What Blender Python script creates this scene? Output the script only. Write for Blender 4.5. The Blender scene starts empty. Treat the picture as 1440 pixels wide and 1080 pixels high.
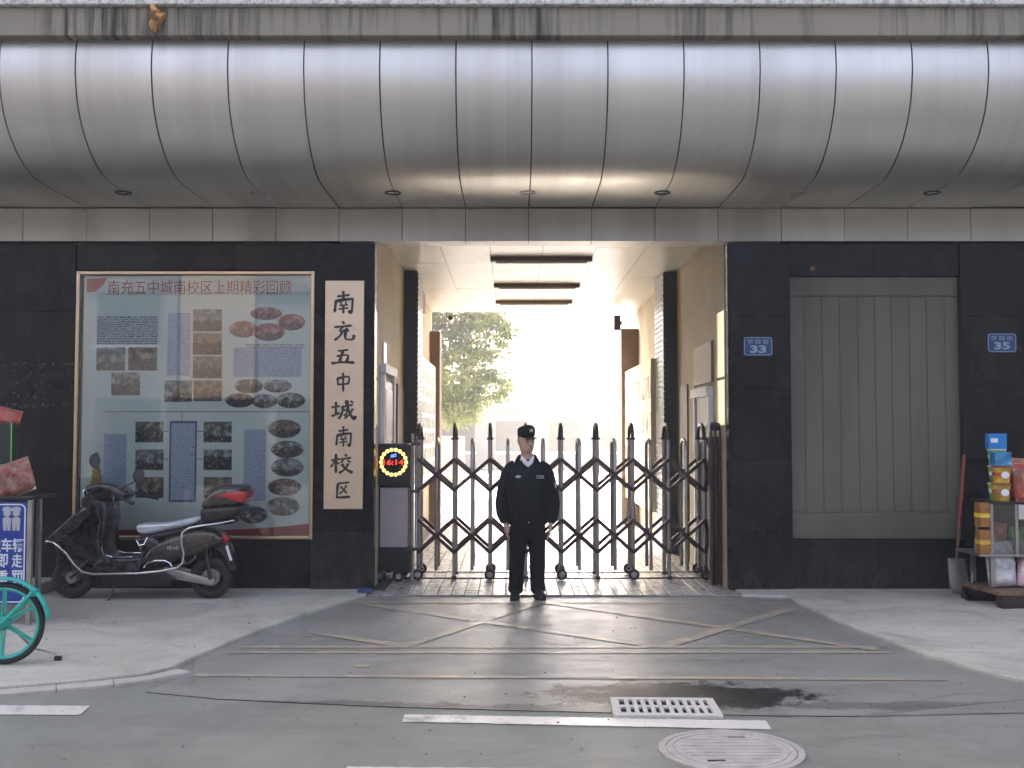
import bpy, bmesh, math, random
from mathutils import Vector, Matrix, Quaternion
random.seed(7)
R = math.radians
sc = bpy.context.scene
COL = sc.collection

# ---------------------------------------------------------------- camera, sky, sun, exposure
FPX, PITCH, CAMZ = 1500.0, R(2.557), 1.65
cam_data = bpy.data.cameras.new('camera'); cam = bpy.data.objects.new('camera', cam_data); COL.objects.link(cam)
cam_data.sensor_width = 36.0; cam_data.lens = 36.0 * FPX / 1440.0
cam_data.clip_start = 0.1; cam_data.clip_end = 2000
cam.location = (0, 0, CAMZ); cam.rotation_euler = (math.pi/2 + PITCH, 0, 0)
sc.camera = cam

SUN_EL, SUN_AZ = R(36), R(-24)          # azimuth from +Y (beyond the school yard) towards +X
world = bpy.data.worlds.new('World'); sc.world = world; world.use_nodes = True
wn = world.node_tree.nodes; wl = world.node_tree.links
sky = wn.new('ShaderNodeTexSky'); sky.sky_type = 'NISHITA'; sky.sun_disc = False
sky.sun_elevation = SUN_EL; sky.sun_rotation = SUN_AZ
sky.air_density = 0.32; sky.dust_density = 10.0; sky.ozone_density = 0.2
wl.new(sky.outputs['Color'], wn['Background'].inputs['Color'])
wn['Background'].inputs['Strength'].default_value = 0.15

sd = bpy.data.lights.new('sun', 'SUN'); sun = bpy.data.objects.new('sun', sd); COL.objects.link(sun)
sd.energy = 2.1; sd.angle = R(0.6); sd.color = (1.0, 0.95, 0.87)
sdir = Vector((math.sin(SUN_AZ)*math.cos(SUN_EL), math.cos(SUN_AZ)*math.cos(SUN_EL), math.sin(SUN_EL)))
sun.rotation_euler = sdir.to_track_quat('Z', 'Y').to_euler(); sun.location = (0, 40, 40)

sc.view_settings.view_transform = 'Standard'; sc.view_settings.look = 'None'
sc.view_settings.gamma = 1.0; sc.view_settings.use_curve_mapping = False
sc.view_settings.exposure = 3.35
sc.render.engine = 'CYCLES'
sc.cycles.use_denoising = True
sc.cycles.max_bounces = 8; sc.cycles.transparent_max_bounces = 12
sc.cycles.sample_clamp_indirect = 3.0; sc.cycles.caustics_reflective = False; sc.cycles.caustics_refractive = False; sc.cycles.blur_glossy = 1.0
HAZE_DENSITY = 0.0055

# ---------------------------------------------------------------- helpers
def ray(px, py):
    a = (px-720)/FPX; b = (540-py)/FPX
    return Vector((a, math.cos(PITCH)-b*math.sin(PITCH), math.sin(PITCH)+b*math.cos(PITCH)))
def at(px, py, Y):                      # metres: the point at distance Y seen at that place of the survey picture
    v = ray(px, py); t = Y/v.y
    return Vector((v.x*t, Y, CAMZ+v.z*t))
def gr(px, py, z=0.0):                  # metres: the point of the ground
    v = ray(px, py); t = (z-CAMZ)/v.z
    return Vector((v.x*t, v.y*t, z))

class MB:
    def __init__(s): s.v = []; s.f = []
    def add(s, vs, fs):
        o = len(s.v); s.v += [tuple(p) for p in vs]; s.f += [tuple(i+o for i in f) for f in fs]; return s
    def box(s, x0, x1, y0, y1, z0, z1):
        return s.add([(x0,y0,z0),(x1,y0,z0),(x1,y1,z0),(x0,y1,z0),(x0,y0,z1),(x1,y0,z1),(x1,y1,z1),(x0,y1,z1)],
                     [(0,3,2,1),(4,5,6,7),(0,1,5,4),(1,2,6,5),(2,3,7,6),(3,0,4,7)])
    def bar(s, p, q, w, h, up=(0,0,1)):
        p, q = Vector(p), Vector(q); t = (q-p).normalized(); u = Vector(up)
        if abs(t.dot(u)) > .98: u = Vector((0,1,0))
        a = t.cross(u).normalized()*w/2; b = a.cross(t).normalized()*h/2
        vs = [p-a-b, p+a-b, p+a+b, p-a+b, q-a-b, q+a-b, q+a+b, q-a+b]
        return s.add(vs, [(3,2,1,0),(4,5,6,7),(0,1,5,4),(1,2,6,5),(2,3,7,6),(3,0,4,7)])
    def loft(s, pts, rads, n=12, side=(1,0,0), cap=True):
        pts = [Vector(p) for p in pts]; rings = []
        for i, p in enumerate(pts):
            t = (pts[min(i+1, len(pts)-1)] - pts[max(i-1, 0)]).normalized()
            sx = Vector(side); sx = (sx - t*sx.dot(t))
            if sx.length < 1e-3: sx = Vector((0,1,0)) - t*t.y
            sx.normalize(); sy = t.cross(sx)
            r = rads[i]; rx, ry = r if isinstance(r, tuple) else (r, r)
            rings.append([p + sx*rx*math.cos(2*math.pi*k/n) + sy*ry*math.sin(2*math.pi*k/n) for k in range(n)])
        vs = [p for r_ in rings for p in r_]; fs = []
        for i in range(len(rings)-1):
            for k in range(n):
                a = i*n+k; b = i*n+(k+1) % n
                fs.append((a, b, b+n, a+n))
        if cap:
            fs.append(tuple(reversed(range(n)))); fs.append(tuple((len(rings)-1)*n+k for k in range(n)))
        return s.add(vs, fs)
    def tube(s, pts, r, n=8, side=(1,0,0)): return s.loft(pts, [r]*len(pts), n, side)
    def lathe(s, prof, c=(0,0,0), n=24, axis='z'):   # prof: (radius, height)
        vs = []; fs = []; c = Vector(c)
        for r, h in prof:
            for k in range(n):
                a = 2*math.pi*k/n; x, y = r*math.cos(a), r*math.sin(a)
                q = (x, y, h) if axis == 'z' else ((x, -h, y) if axis == 'y' else (h, x, y))
                vs.append(c+Vector(q))
        for i in range(len(prof)-1):
            for k in range(n):
                a = i*n+k; b = i*n+(k+1) % n; fs.append((a, b, b+n, a+n))
        if prof[0][0] > 1e-6: fs.append(tuple(reversed(range(n))))
        if prof[-1][0] > 1e-6: fs.append(tuple((len(prof)-1)*n+k for k in range(n)))
        return s.add(vs, fs)
    def torus(s, c, R0, r, axis='y', n=32, m=8):
        vs = []; fs = []
        for i in range(n):
            a = 2*math.pi*i/n
            for j in range(m):
                b = 2*math.pi*j/m; rr = R0+r*math.cos(b); h = r*math.sin(b)
                x, y = rr*math.cos(a), rr*math.sin(a)
                q = (x, y, h) if axis == 'z' else ((x, h, y) if axis == 'y' else (h, x, y))
                vs.append(Vector(c)+Vector(q))
        for i in range(n):
            for j in range(m):
                fs.append((i*m+j, ((i+1) % n)*m+j, ((i+1) % n)*m+(j+1) % m, i*m+(j+1) % m))
        return s.add(vs, fs)
    def prism_z(s, poly, z0, z1):
        n = len(poly)
        return s.add([(p[0],p[1],z0) for p in poly]+[(p[0],p[1],z1) for p in poly],
                     [tuple(reversed(range(n))), tuple(range(n, 2*n))]+[(k,(k+1)%n,n+(k+1)%n,n+k) for k in range(n)])
    def prism_y(s, poly, y0, y1):        # poly in (x, z)
        n = len(poly)
        return s.add([(p[0],y0,p[1]) for p in poly]+[(p[0],y1,p[1]) for p in poly],
                     [tuple(range(n)), tuple(reversed(range(n, 2*n)))]+[(k,n+k,n+(k+1)%n,(k+1)%n) for k in range(n)])
    def pillow(s, poly, y0, y1, rnd, steps=3):   # side outline (x, z) with rounded flanks between y0 and y1
        n = len(poly); area = sum(poly[i][0]*poly[(i+1)%n][1]-poly[(i+1)%n][0]*poly[i][1] for i in range(n))
        sg = 1 if area > 0 else -1; nor = []
        for i in range(n):
            p, q, r_ = Vector(poly[i-1]), Vector(poly[i]), Vector(poly[(i+1)%n])
            e1 = (q-p).normalized(); e2 = (r_-q).normalized()
            m = Vector((-(e1.y+e2.y), e1.x+e2.x))*sg
            if m.length < 1e-4: m = Vector((-e1.y, e1.x))*sg
            nor.append(m.normalized())
        lay = []
        for k in range(steps+1):
            a = math.pi/2*k/steps; lay.append((y0+rnd*(1-math.sin(a)), rnd*(1-math.cos(a)) ))
        # lay: from full outline inside to inset outline at the flank
        layers = [(y0+rnd*(1-math.sin(math.pi/2*k/steps)), rnd*(1-math.cos(math.pi/2*k/steps))) for k in range(steps, -1, -1)]
        layers += [(y1-(y-y0), ins) for y, ins in reversed(layers)]
        vs = []; fs = []
        for y, ins in layers:
            for i in range(n): vs.append((poly[i][0]+nor[i].x*ins, y, poly[i][1]+nor[i].y*ins))
        L = len(layers)
        for l in range(L-1):
            for i in range(n):
                a = l*n+i; b = l*n+(i+1)%n; fs.append((a, a+n, b+n, b))
        fs.append(tuple(range(n))); fs.append(tuple(reversed(range((L-1)*n, L*n))))
        return s.add(vs, fs)
    def mesh(s, name, m=None, smooth=False, fix=True):
        me = bpy.data.meshes.new(name); me.from_pydata(s.v, [], s.f)
        if fix:
            bm = bmesh.new(); bm.from_mesh(me); bmesh.ops.recalc_face_normals(bm, faces=bm.faces); bm.to_mesh(me); bm.free()
        if smooth:
            me.polygons.foreach_set('use_smooth', [True]*len(me.polygons))
        if m: me.materials.append(m)
        return me
    def build(s, name, m=None, parent=None, smooth=False, bevel=0, sharp=None, fix=True):
        return link(name, s.mesh(name, m, smooth, fix), parent, bevel, sharp if sharp else (40 if smooth else None))

def link(name, me, parent=None, bevel=0, sharp=None):
    o = bpy.data.objects.new(name, me); COL.objects.link(o)
    if parent is not None:
        o.parent = parent; o.matrix_parent_inverse = Matrix.Translation(-parent_loc(parent)) if parent.type == 'EMPTY' and parent.get('_w') else Matrix()
    if bevel:
        b = o.modifiers.new('bevel', 'BEVEL'); b.width = bevel; b.segments = 2; b.limit_method = 'ANGLE'; b.angle_limit = R(40)
    if sharp and me.polygons:
        try: me.set_sharp_from_angle(angle=R(sharp))
        except Exception: pass
    return o
def parent_loc(p):
    return Vector(p.location)
def empty(name, loc=(0,0,0), rz=0.0, label=None, cat=None, group=None, kind=None, parent=None, world_coords=False):
    """An Empty at a thing's base. world_coords: the parts are written in scene coordinates."""
    o = bpy.data.objects.new(name, None); COL.objects.link(o); o.empty_display_size = .1
    o.location = loc; o.rotation_euler = (0, 0, rz)
    if world_coords: o['_w'] = 1
    if parent: o.parent = parent
    return tag(o, label, cat, group, kind)
def tag(o, label=None, cat=None, group=None, kind=None):
    if label: o['label'] = label
    if cat: o['category'] = cat
    if group: o['group'] = group
    if kind: o['kind'] = kind
    return o
def copy_tree(o, parent=None):
    c = o.copy(); COL.objects.link(c); c.parent = parent
    for ch in list(o.children): copy_tree(ch, c)
    return c

def text_mesh(txt, size, extrude=0.001, align='CENTER', bold=0.0, spacing=1.0):
    cu = bpy.data.curves.new('lettering', 'FONT'); cu.body = txt; cu.size = size; cu.extrude = extrude
    cu.align_x = align; cu.align_y = 'CENTER'; cu.offset = bold; cu.resolution_u = 3; cu.space_character = spacing
    ob = bpy.data.objects.new('lettering', cu); COL.objects.link(ob)
    dg = bpy.context.evaluated_depsgraph_get()
    me = bpy.data.meshes.new_from_object(ob.evaluated_get(dg))
    bpy.data.objects.remove(ob); bpy.data.curves.remove(cu)
    return me
def text_obj(name, txt, size, loc, m, parent=None, extrude=0.001, align='CENTER', bold=0.0, rot=None, spacing=1.0, fit=None):
    me = text_mesh(txt, size, extrude, align, bold, spacing)
    me.transform(Matrix.Rotation(math.pi/2, 4, 'X'))
    if fit and me.vertices:                      # (width, height): stretch the lettering into that box
        xs = [v.co.x for v in me.vertices]; zs = [v.co.z for v in me.vertices]
        cx, cz = (min(xs)+max(xs))/2, (min(zs)+max(zs))/2
        me.transform(Matrix.Translation((-cx, 0, -cz)))
        me.transform(Matrix.Diagonal((fit[0]/(max(xs)-min(xs)), 1, fit[1]/(max(zs)-min(zs)), 1)))
    if rot is not None: me.transform(rot)
    me.transform(Matrix.Translation(loc))
    me.materials.clear(); me.materials.append(m)
    return link(name, me, parent)

# ---------------------------------------------------------------- materials
def new_mat(name):
    m = bpy.data.materials.new(name); m.use_nodes = True
    nt = m.node_tree
    return m, nt, nt.nodes['Principled BSDF']
def N(nt, t, **kw):
    n = nt.nodes.new(t)
    for k, v in kw.items():
        if k in n.inputs: n.inputs[k].default_value = v
        else: setattr(n, k, v)
    return n
def c4(c): return (c[0], c[1], c[2], 1)
def ramp(nt, fac, stops):
    r = nt.nodes.new('ShaderNodeValToRGB'); e = r.color_ramp.elements
    e[0].position = stops[0][0]; e[0].color = c4(stops[0][1])
    e[1].position = stops[-1][0]; e[1].color = c4(stops[-1][1])
    for p, c in stops[1:-1]:
        x = e.new(p); x.color = c4(c)
    nt.links.new(fac, r.inputs['Fac']); return r.outputs['Color']
def noise(nt, scale, detail=6, rough=.6, stretch=None, coord='pos', dist=0):
    if coord == 'pos': v = nt.nodes.new('ShaderNodeNewGeometry').outputs['Position']
    else: v = nt.nodes.new('ShaderNodeTexCoord').outputs['Object']
    if stretch:
        mp = nt.nodes.new('ShaderNodeMapping'); mp.inputs['Scale'].default_value = stretch
        nt.links.new(v, mp.inputs['Vector']); v = mp.outputs['Vector']
    n = N(nt, 'ShaderNodeTexNoise', Scale=scale, Detail=detail, Roughness=rough, Distortion=dist)
    nt.links.new(v, n.inputs['Vector']); return n.outputs['Fac']
def mixc(nt, fac, a, b, blend='MIX'):
    m = nt.nodes.new('ShaderNodeMix'); m.data_type = 'RGBA'; m.blend_type = blend
    for sock, val in (('Factor', fac), ('A', a), ('B', b)):
        i = [x for x in m.inputs if x.name == sock and (x.type == 'RGBA' or sock == 'Factor' and x.type == 'VALUE')][0]
        if isinstance(val, (int, float)): i.default_value = val
        elif isinstance(val, tuple): i.default_value = c4(val)
        else: nt.links.new(val, i)
    return [x for x in m.outputs if x.type == 'RGBA'][0]
def maprange(nt, v, a, b, c=0, d=1):
    m = nt.nodes.new('ShaderNodeMapRange'); nt.links.new(v, m.inputs['Value'])
    m.inputs['From Min'].default_value = a; m.inputs['From Max'].default_value = b
    m.inputs['To Min'].default_value = c; m.inputs['To Max'].default_value = d
    return m.outputs['Result']
def bump(nt, bs, h, strength=.3, dist=.01):
    b = nt.nodes.new('ShaderNodeBump'); b.inputs['Strength'].default_value = strength; b.inputs['Distance'].default_value = dist
    nt.links.new(h, b.inputs['Height']); nt.links.new(b.outputs['Normal'], bs.inputs['Normal'])
def rnd_out(nt): return nt.nodes.new('ShaderNodeObjectInfo').outputs['Random']

def simple(name, col, rough=.5, metal=0.0, var=.12, scale=6.0, bmp=0.0, bscale=80.0, objvar=0.0, spec=.5, coat=0.0, rvar=.1):
    m, nt, bs = new_mat(name)
    n = noise(nt, scale, 8, .65)
    lo = tuple(max(0, x*(1-var)) for x in col); hi = tuple(min(1, x*(1+var)) for x in col)
    c = ramp(nt, n, [(.3, lo), (.7, hi)])
    if objvar:
        f = maprange(nt, rnd_out(nt), 0, 1, 1-objvar, 1+objvar)
        hs = nt.nodes.new('ShaderNodeHueSaturation'); nt.links.new(c, hs.inputs['Color']); nt.links.new(f, hs.inputs['Value']); c = hs.outputs['Color']
    nt.links.new(c, bs.inputs['Base Color'])
    r = maprange(nt, noise(nt, scale*2.3, 5, .6), .3, .7, max(0, rough-rvar*rough), min(1, rough+rvar*rough))
    nt.links.new(r, bs.inputs['Roughness'])
    bs.inputs['Metallic'].default_value = metal; bs.inputs['Specular IOR Level'].default_value = spec
    if coat: bs.inputs['Coat Weight'].default_value = coat; bs.inputs['Coat Roughness'].default_value = .08
    if bmp: bump(nt, bs, noise(nt, bscale, 6, .7), bmp, .004)
    return m
def emit(name, col, strength, rough=.4):
    m, nt, bs = new_mat(name)
    bs.inputs['Base Color'].default_value = c4(tuple(x*.5 for x in col)); bs.inputs['Roughness'].default_value = rough
    bs.inputs['Emission Color'].default_value = c4(col); bs.inputs['Emission Strength'].default_value = strength
    return m
def streaked(name, col, dirt, rough, metal, amount=.5, zs=.25, xs=5.0, brush=0.0, edge=(.45,.75), coat=0, det=8, wave=.008):
    """painted or bare sheet with dirt that has run down it"""
    m, nt, bs = new_mat(name)
    s = noise(nt, 1.0, det, .6, stretch=(xs, zs, zs))
    s2 = noise(nt, .7, 1, .5)
    mul = N(nt, 'ShaderNodeMath', operation='MULTIPLY'); nt.links.new(s, mul.inputs[0]); nt.links.new(maprange(nt, s2, .05, .95, .4, 1.6), mul.inputs[1])
    f = maprange(nt, mul.outputs[0], edge[0], edge[1], 0, amount)
    base = ramp(nt, noise(nt, .8, 4, .5), [(.1, tuple(x*.92 for x in col)), (.9, tuple(min(1, x*1.06) for x in col))])
    hs = nt.nodes.new('ShaderNodeHueSaturation'); nt.links.new(base, hs.inputs['Color'])
    nt.links.new(maprange(nt, rnd_out(nt), 0, 1, .95, 1.05), hs.inputs['Value'])
    nt.links.new(mixc(nt, f, hs.outputs['Color'], dirt), bs.inputs['Base Color'])
    nt.links.new(maprange(nt, f, 0, 1, rough, min(1, rough+.35)), bs.inputs['Roughness'])
    bs.inputs['Metallic'].default_value = metal
    if coat: bs.inputs['Coat Weight'].default_value = coat
    if brush: bump(nt, bs, noise(nt, 1.0, 3, .6, stretch=(400, 400, 6)), brush, .002)
    elif wave: bump(nt, bs, noise(nt, 1.6, 1, .5), wave, .05)
    return m

M = {}
# canopy
M['panel'] = streaked('canopy_panel_paint', (.74,.725,.665), (.34,.305,.265), .30, .75, amount=.7, zs=.05, xs=4.0, edge=(.05,1.1), det=4, wave=0)
M['fascia'] = streaked('fascia_panel_paint', (.52,.505,.455), (.20,.17,.15), .42, .35, amount=.4, zs=.3, xs=2.0)
M['lip'] = streaked('stained_concrete_lip', (.26,.235,.18), (.03,.027,.022), .85, 0, amount=.9, zs=.7, xs=16.0, edge=(.50,.74))
M['seam'] = simple('dark_joint', (.02,.02,.02), .9)
def peeled():
    m, nt, bs = new_mat('peeling_white_paint')
    f = maprange(nt, noise(nt, 22, 8, .7), .50, .56)
    nt.links.new(mixc(nt, f, (.66,.645,.58), (.37,.37,.33)), bs.inputs['Base Color']); bs.inputs['Roughness'].default_value = .8
    bump(nt, bs, noise(nt, 22, 8, .7), .6, .01); return m
M['peel'] = peeled()
# granite
def granite():
    m, nt, bs = new_mat('polished_black_granite')
    g = noise(nt, 160, 4, .75)
    c = ramp(nt, g, [(.35, (.004,.004,.004)), (.6, (.008,.008,.008)), (.75, (.028,.028,.026))])
    d = maprange(nt, noise(nt, 1.3, 7, .65), .42, .75)
    c = mixc(nt, maprange(nt, d, 0, 1, 0, .35), c, (.035,.032,.027))
    sp = nt.nodes.new('ShaderNodeSeparateXYZ'); nt.links.new(nt.nodes.new('ShaderNodeNewGeometry').outputs['Position'], sp.inputs[0])
    ms = N(nt, 'ShaderNodeMath', operation='MULTIPLY'); nt.links.new(maprange(nt, sp.outputs['Z'], .0, .6, 1, 0), ms.inputs[0]); nt.links.new(maprange(nt, noise(nt, 7, 8, .75, stretch=(1.6,1,.7)), .42, .68), ms.inputs[1])
    c = mixc(nt, maprange(nt, ms.outputs[0], 0, 1, 0, .6), c, (.055,.050,.042))      # mud splashed up from the pavement
    wp = maprange(nt, noise(nt, 1.0, 7, .7, stretch=(7,1,.5)), .52, .74, 0, .4); c = mixc(nt, wp, c, (.030,.029,.026))   # dried runs
    hs = nt.nodes.new('ShaderNodeHueSaturation'); nt.links.new(c, hs.inputs['Color'])
    nt.links.new(maprange(nt, rnd_out(nt), 0, 1, .6, 2.0), hs.inputs['Value'])
    nt.links.new(hs.outputs['Color'], bs.inputs['Base Color'])
    nt.links.new(maprange(nt, noise(nt, 2.5, 7, .7), .3, .7, .14, .36), bs.inputs['Roughness']); bs.inputs['Specular IOR Level'].default_value = .17
    bump(nt, bs, noise(nt, .9, 2, .5), .02, .05)
    return m
M['granite'] = granite()
M['cream'] = simple('cream_wall_paint', (.46,.39,.265), .7, var=.07, scale=1.5, bmp=.05)
M['brown'] = simple('brown_paint', (.16,.105,.065), .6, var=.15)
M['ceil'] = simple('ceiling_panel_white', (.56,.53,.48), .35, var=.06, scale=.7, objvar=.02)
M['tile_dark'] = simple('dark_glazed_tile', (.045,.05,.052), .28, var=.3, scale=30)
M['steel'] = simple('stainless_steel', (.46,.44,.42), .24, 1.0, var=.12, scale=12)
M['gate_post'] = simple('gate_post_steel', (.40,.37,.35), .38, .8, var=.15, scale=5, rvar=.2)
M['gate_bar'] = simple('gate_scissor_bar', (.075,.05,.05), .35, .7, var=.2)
M['blackplastic'] = simple('black_plastic', (.015,.015,.016), .35, var=.2)
M['blackpaint'] = simple('black_paint', (.014,.014,.015), .25, var=.2)
M['rubber'] = simple('black_rubber', (.02,.02,.02), .8, bmp=.1)
M['chrome'] = simple('chrome', (.75,.75,.75), .12, 1.0, var=.05)
M['white'] = simple('white_paint', (.78,.78,.77), .5, var=.05)
M['concrete'] = simple('old_concrete', (.36,.35,.33), .85, var=.15, scale=2.5, bmp=.2)
M['glow'] = emit('window_daylight_glow', (1.0, .90, .60), .075)  # emission stands in for daylight coming through the passage side windows
# ================================================================ GROUND
def asphalt(name, col, worn, stain=None, rough=(.42,.62), grime=0.0):
    m, nt, bs = new_mat(name)
    big = noise(nt, .55, 8, .62, dist=.6)
    c = ramp(nt, big, [(.3, tuple(x*.78 for x in col)), (.5, col), (.72, worn)])
    streak = noise(nt, 1.0, 7, .65, stretch=(.35, 2.6, 1))
    c = mixc(nt, maprange(nt, streak, .45, .75, 0, .5), c, tuple(x*.62 for x in col))
    fine = noise(nt, 75, 4, .85)
    c = mixc(nt, maprange(nt, fine, .50, .68, 0, .5), c, tuple(min(1, x*1.8) for x in col))
    if grime:
        c = mixc(nt, maprange(nt, noise(nt, 1.3, 9, .72, dist=1.2), .48, .68, 0, grime), c, tuple(x*.45 for x in col))
        c = mixc(nt, maprange(nt, noise(nt, 26, 4, .7), .66, .70, 0, .7), c, tuple(x*.35 for x in col))
    if stain:                              # oil- and water-darkened asphalt round the drain, with its own ragged outline
        for cx, cy, rx, ry, amt in stain:
            g = nt.nodes.new('ShaderNodeNewGeometry').outputs['Position']
            mp = nt.nodes.new('ShaderNodeMapping'); mp.inputs['Location'].default_value = (-cx/rx, -cy/ry, 0); mp.inputs['Scale'].default_value = (1/rx, 1/ry, 0)
            nt.links.new(g, mp.inputs['Vector'])
            ln = N(nt, 'ShaderNodeVectorMath', operation='LENGTH'); nt.links.new(mp.outputs['Vector'], ln.inputs[0])
            ad = N(nt, 'ShaderNodeMath', operation='ADD'); nt.links.new(ln.outputs['Value'], ad.inputs[0])
            nt.links.new(maprange(nt, noise(nt, 4.5, 9, .75), .3, .7, -.55, .55), ad.inputs[1])
            c = mixc(nt, maprange(nt, ad.outputs[0], .80, 1.05, amt, 0), c, (.011,.012,.013))
    nt.links.new(c, bs.inputs['Base Color'])
    nt.links.new(maprange(nt, noise(nt, 1.7, 8, .7), .32, .68, rough[0], rough[1]), bs.inputs['Roughness'])
    h = N(nt, 'ShaderNodeMath', operation='ADD'); nt.links.new(fine, h.inputs[0]); nt.links.new(noise(nt, 14, 6, .7), h.inputs[1])
    bump(nt, bs, h.outputs[0], .28, .006)
    return m
M['asphalt'] = asphalt('road_asphalt', (.205,.213,.185), (.255,.263,.23), [(1.0, 6.74, .85, .33, 1.0), (0.2,6.5,.9,.1,.5)], grime=.35)
M['asphalt2'] = asphalt('entrance_asphalt', (.245,.247,.225), (.30,.30,.275), [(1.05, 6.78, .85, .34, 1.0), (1.2,6.62,.6,.2,.9), (.3,6.42,1.2,.12,.55), (-1.2,6.5,.9,.12,.5), (2.6,6.5,1.4,.10,.4)], rough=(.27,.5), grime=.4)
M['apron'] = asphalt('worn_concrete_pavement', (.44,.435,.375), (.53,.52,.455), None, rough=(.6,.85), grime=.6)
M['kerbstone'] = simple('kerb_concrete', (.40,.385,.35), .85, var=.18, scale=5, bmp=.25)
def faded(name, col, under, lo, hi, scale=7):
    m, nt, bs = new_mat(name)
    n = noise(nt, scale, 10, .78); n2 = noise(nt, 1.1, 4, .6)
    ad = N(nt, 'ShaderNodeMath', operation='ADD'); nt.links.new(n, ad.inputs[0]); nt.links.new(maprange(nt, n2, .3, .7, -.13, .13), ad.inputs[1])
    f = maprange(nt, ad.outputs[0], lo, hi)
    nt.links.new(mixc(nt, f, col, under), bs.inputs['Base Color'])
    nt.links.new(maprange(nt, f, 0, 1, .30, .46), bs.inputs['Roughness'])
    bump(nt, bs, noise(nt, 130, 3, .8), .2, .005)
    return m
M['yellowpaint'] = faded('worn_yellow_road_paint', (.50,.40,.25), (.26,.262,.238), .33, .60)
M['whitepaint'] = faded('worn_white_road_paint', (.66,.64,.59), (.24,.235,.22), .54, .72, 9)

ground = MB().add([(-250,-120,-.12),(250,-120,-.12),(250,400,-.12),(-250,400,-.12)], [(0,1,2,3)]).build('ground', M['concrete']); tag(ground, kind='structure')
def grid(x0, x1, y0, y1, z, nx, ny, wob=0.0):
    mb = MB(); vs = []; fs = []
    for j in range(ny+1):
        for i in range(nx+1):
            x = x0+(x1-x0)*i/nx; y = y0+(y1-y0)*j/ny
            vs.append((x, y, z+wob*(math.sin(x*.9+1)*math.cos(y*1.3)+.5*math.sin(x*2.1+y*1.7))))
    for j in range(ny):
        for i in range(nx): a = j*(nx+1)+i; fs.append((a, a+1, a+nx+2, a+nx+1))
    return mb.add(vs, fs)
road = MB().add([(-60,-4,0),(60,-4,0),(60,11.6,0),(-60,11.6,0)], [(0,1,2,3)]).build('road', M['asphalt']); tag(road, kind='structure')
M['yardfloor'] = simple('pale_yard_concrete', (.42,.41,.39), .5, var=.1, scale=1.2)
yard = MB().add([(-45,19.4,-.005),(45,19.4,-.005),(45,120,-.005),(-45,120,-.005)], [(0,1,2,3)]).build('school_yard', M['yardfloor']); tag(yard, kind='structure')

# entrance asphalt patch between the two concrete aprons
AZ = .032
edgeL = [gr(*p) for p in ((275,927),(310,913),(345,898),(420,870),(462,856),(503,843))]
edgeR = [gr(*p) for p in ((1108,842),(1125,852),(1180,878),(1255,906),(1300,924),(1380,948),(1440,962))]
patch = [(edgeL[0].x, edgeL[0].y)]
poly = [(p.x, p.y) for p in edgeL] + [(-1.5, 10.72), (2.3, 10.72)] + [(p.x, p.y) for p in edgeR]
lowR = [gr(*p) for p in ((1440,984),(1200,1008),(1080,1007),(860,1003),(700,999),(560,995),(440,990),(310,984),(205,974),(272,946))]
poly += [(p.x, p.y) for p in lowR]
ent = MB().prism_z(poly, -.02, .004).build('entrance_asphalt_patch', M['asphalt2']); tag(ent, kind='structure')
# ragged joint where road and entrance patch meet
def ribbon(pts, w, z, jit=0.0, seg=10):
    P = []
    for a, b in zip(pts[:-1], pts[1:]):
        for k in range(seg): P.append(Vector(a).lerp(Vector(b), k/seg))
    P.append(Vector(pts[-1])); mb = MB(); vs = []; fs = []
    for i, p in enumerate(P):
        t = (P[min(i+1, len(P)-1)]-P[max(i-1, 0)]).normalized(); n = Vector((-t.y, t.x, 0))
        j1 = w/2*(1+random.uniform(-jit, jit)); j2 = w/2*(1+random.uniform(-jit, jit))
        vs += [(p.x+n.x*j1, p.y+n.y*j1, z), (p.x-n.x*j2, p.y-n.y*j2, z)]
    for i in range(len(P)-1): fs.append((2*i, 2*i+1, 2*i+3, 2*i+2))
    return mb.add(vs, fs)
M['crack'] = faded('gutter_grime', (.07,.07,.066), (.22,.222,.20), .36, .50, 5)
o = ribbon(list(reversed(lowR[1:9])), .018, .0070, .5, 14).build('gutter_joint', M['crack']); tag(o, kind='structure')
o = ribbon([gr(*p) for p in ((1440,1003),(1200,1008))], .018, .0070, .5, 14).build('gutter_joint', M['crack']); tag(o, kind='structure')

def apron(name, outline):
    return tag(MB().prism_z(outline, -.02, AZ).build(name, M['apron'], bevel=.012), kind='structure')
inL = [gr(*p, AZ) for p in ((0,964),(120,955),(200,946),(243,936))]
apL = [(-40, 6.9), (inL[0].x-1.2, inL[0].y-.10)] + [(p.x, p.y) for p in inL] + [(p.x, p.y) for p in edgeL] + [(-1.46, 10.72), (-1.46, 11.5), (-40, 11.5)]
apron('concrete_pavement', apL)
apR = [(2.3, 10.72)] + [(p.x, p.y) for p in edgeR] + [(5.2, 6.75), (40, 6.6), (40, 11.5), (2.3, 11.5)]
apron('concrete_pavement', apR)
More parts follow.
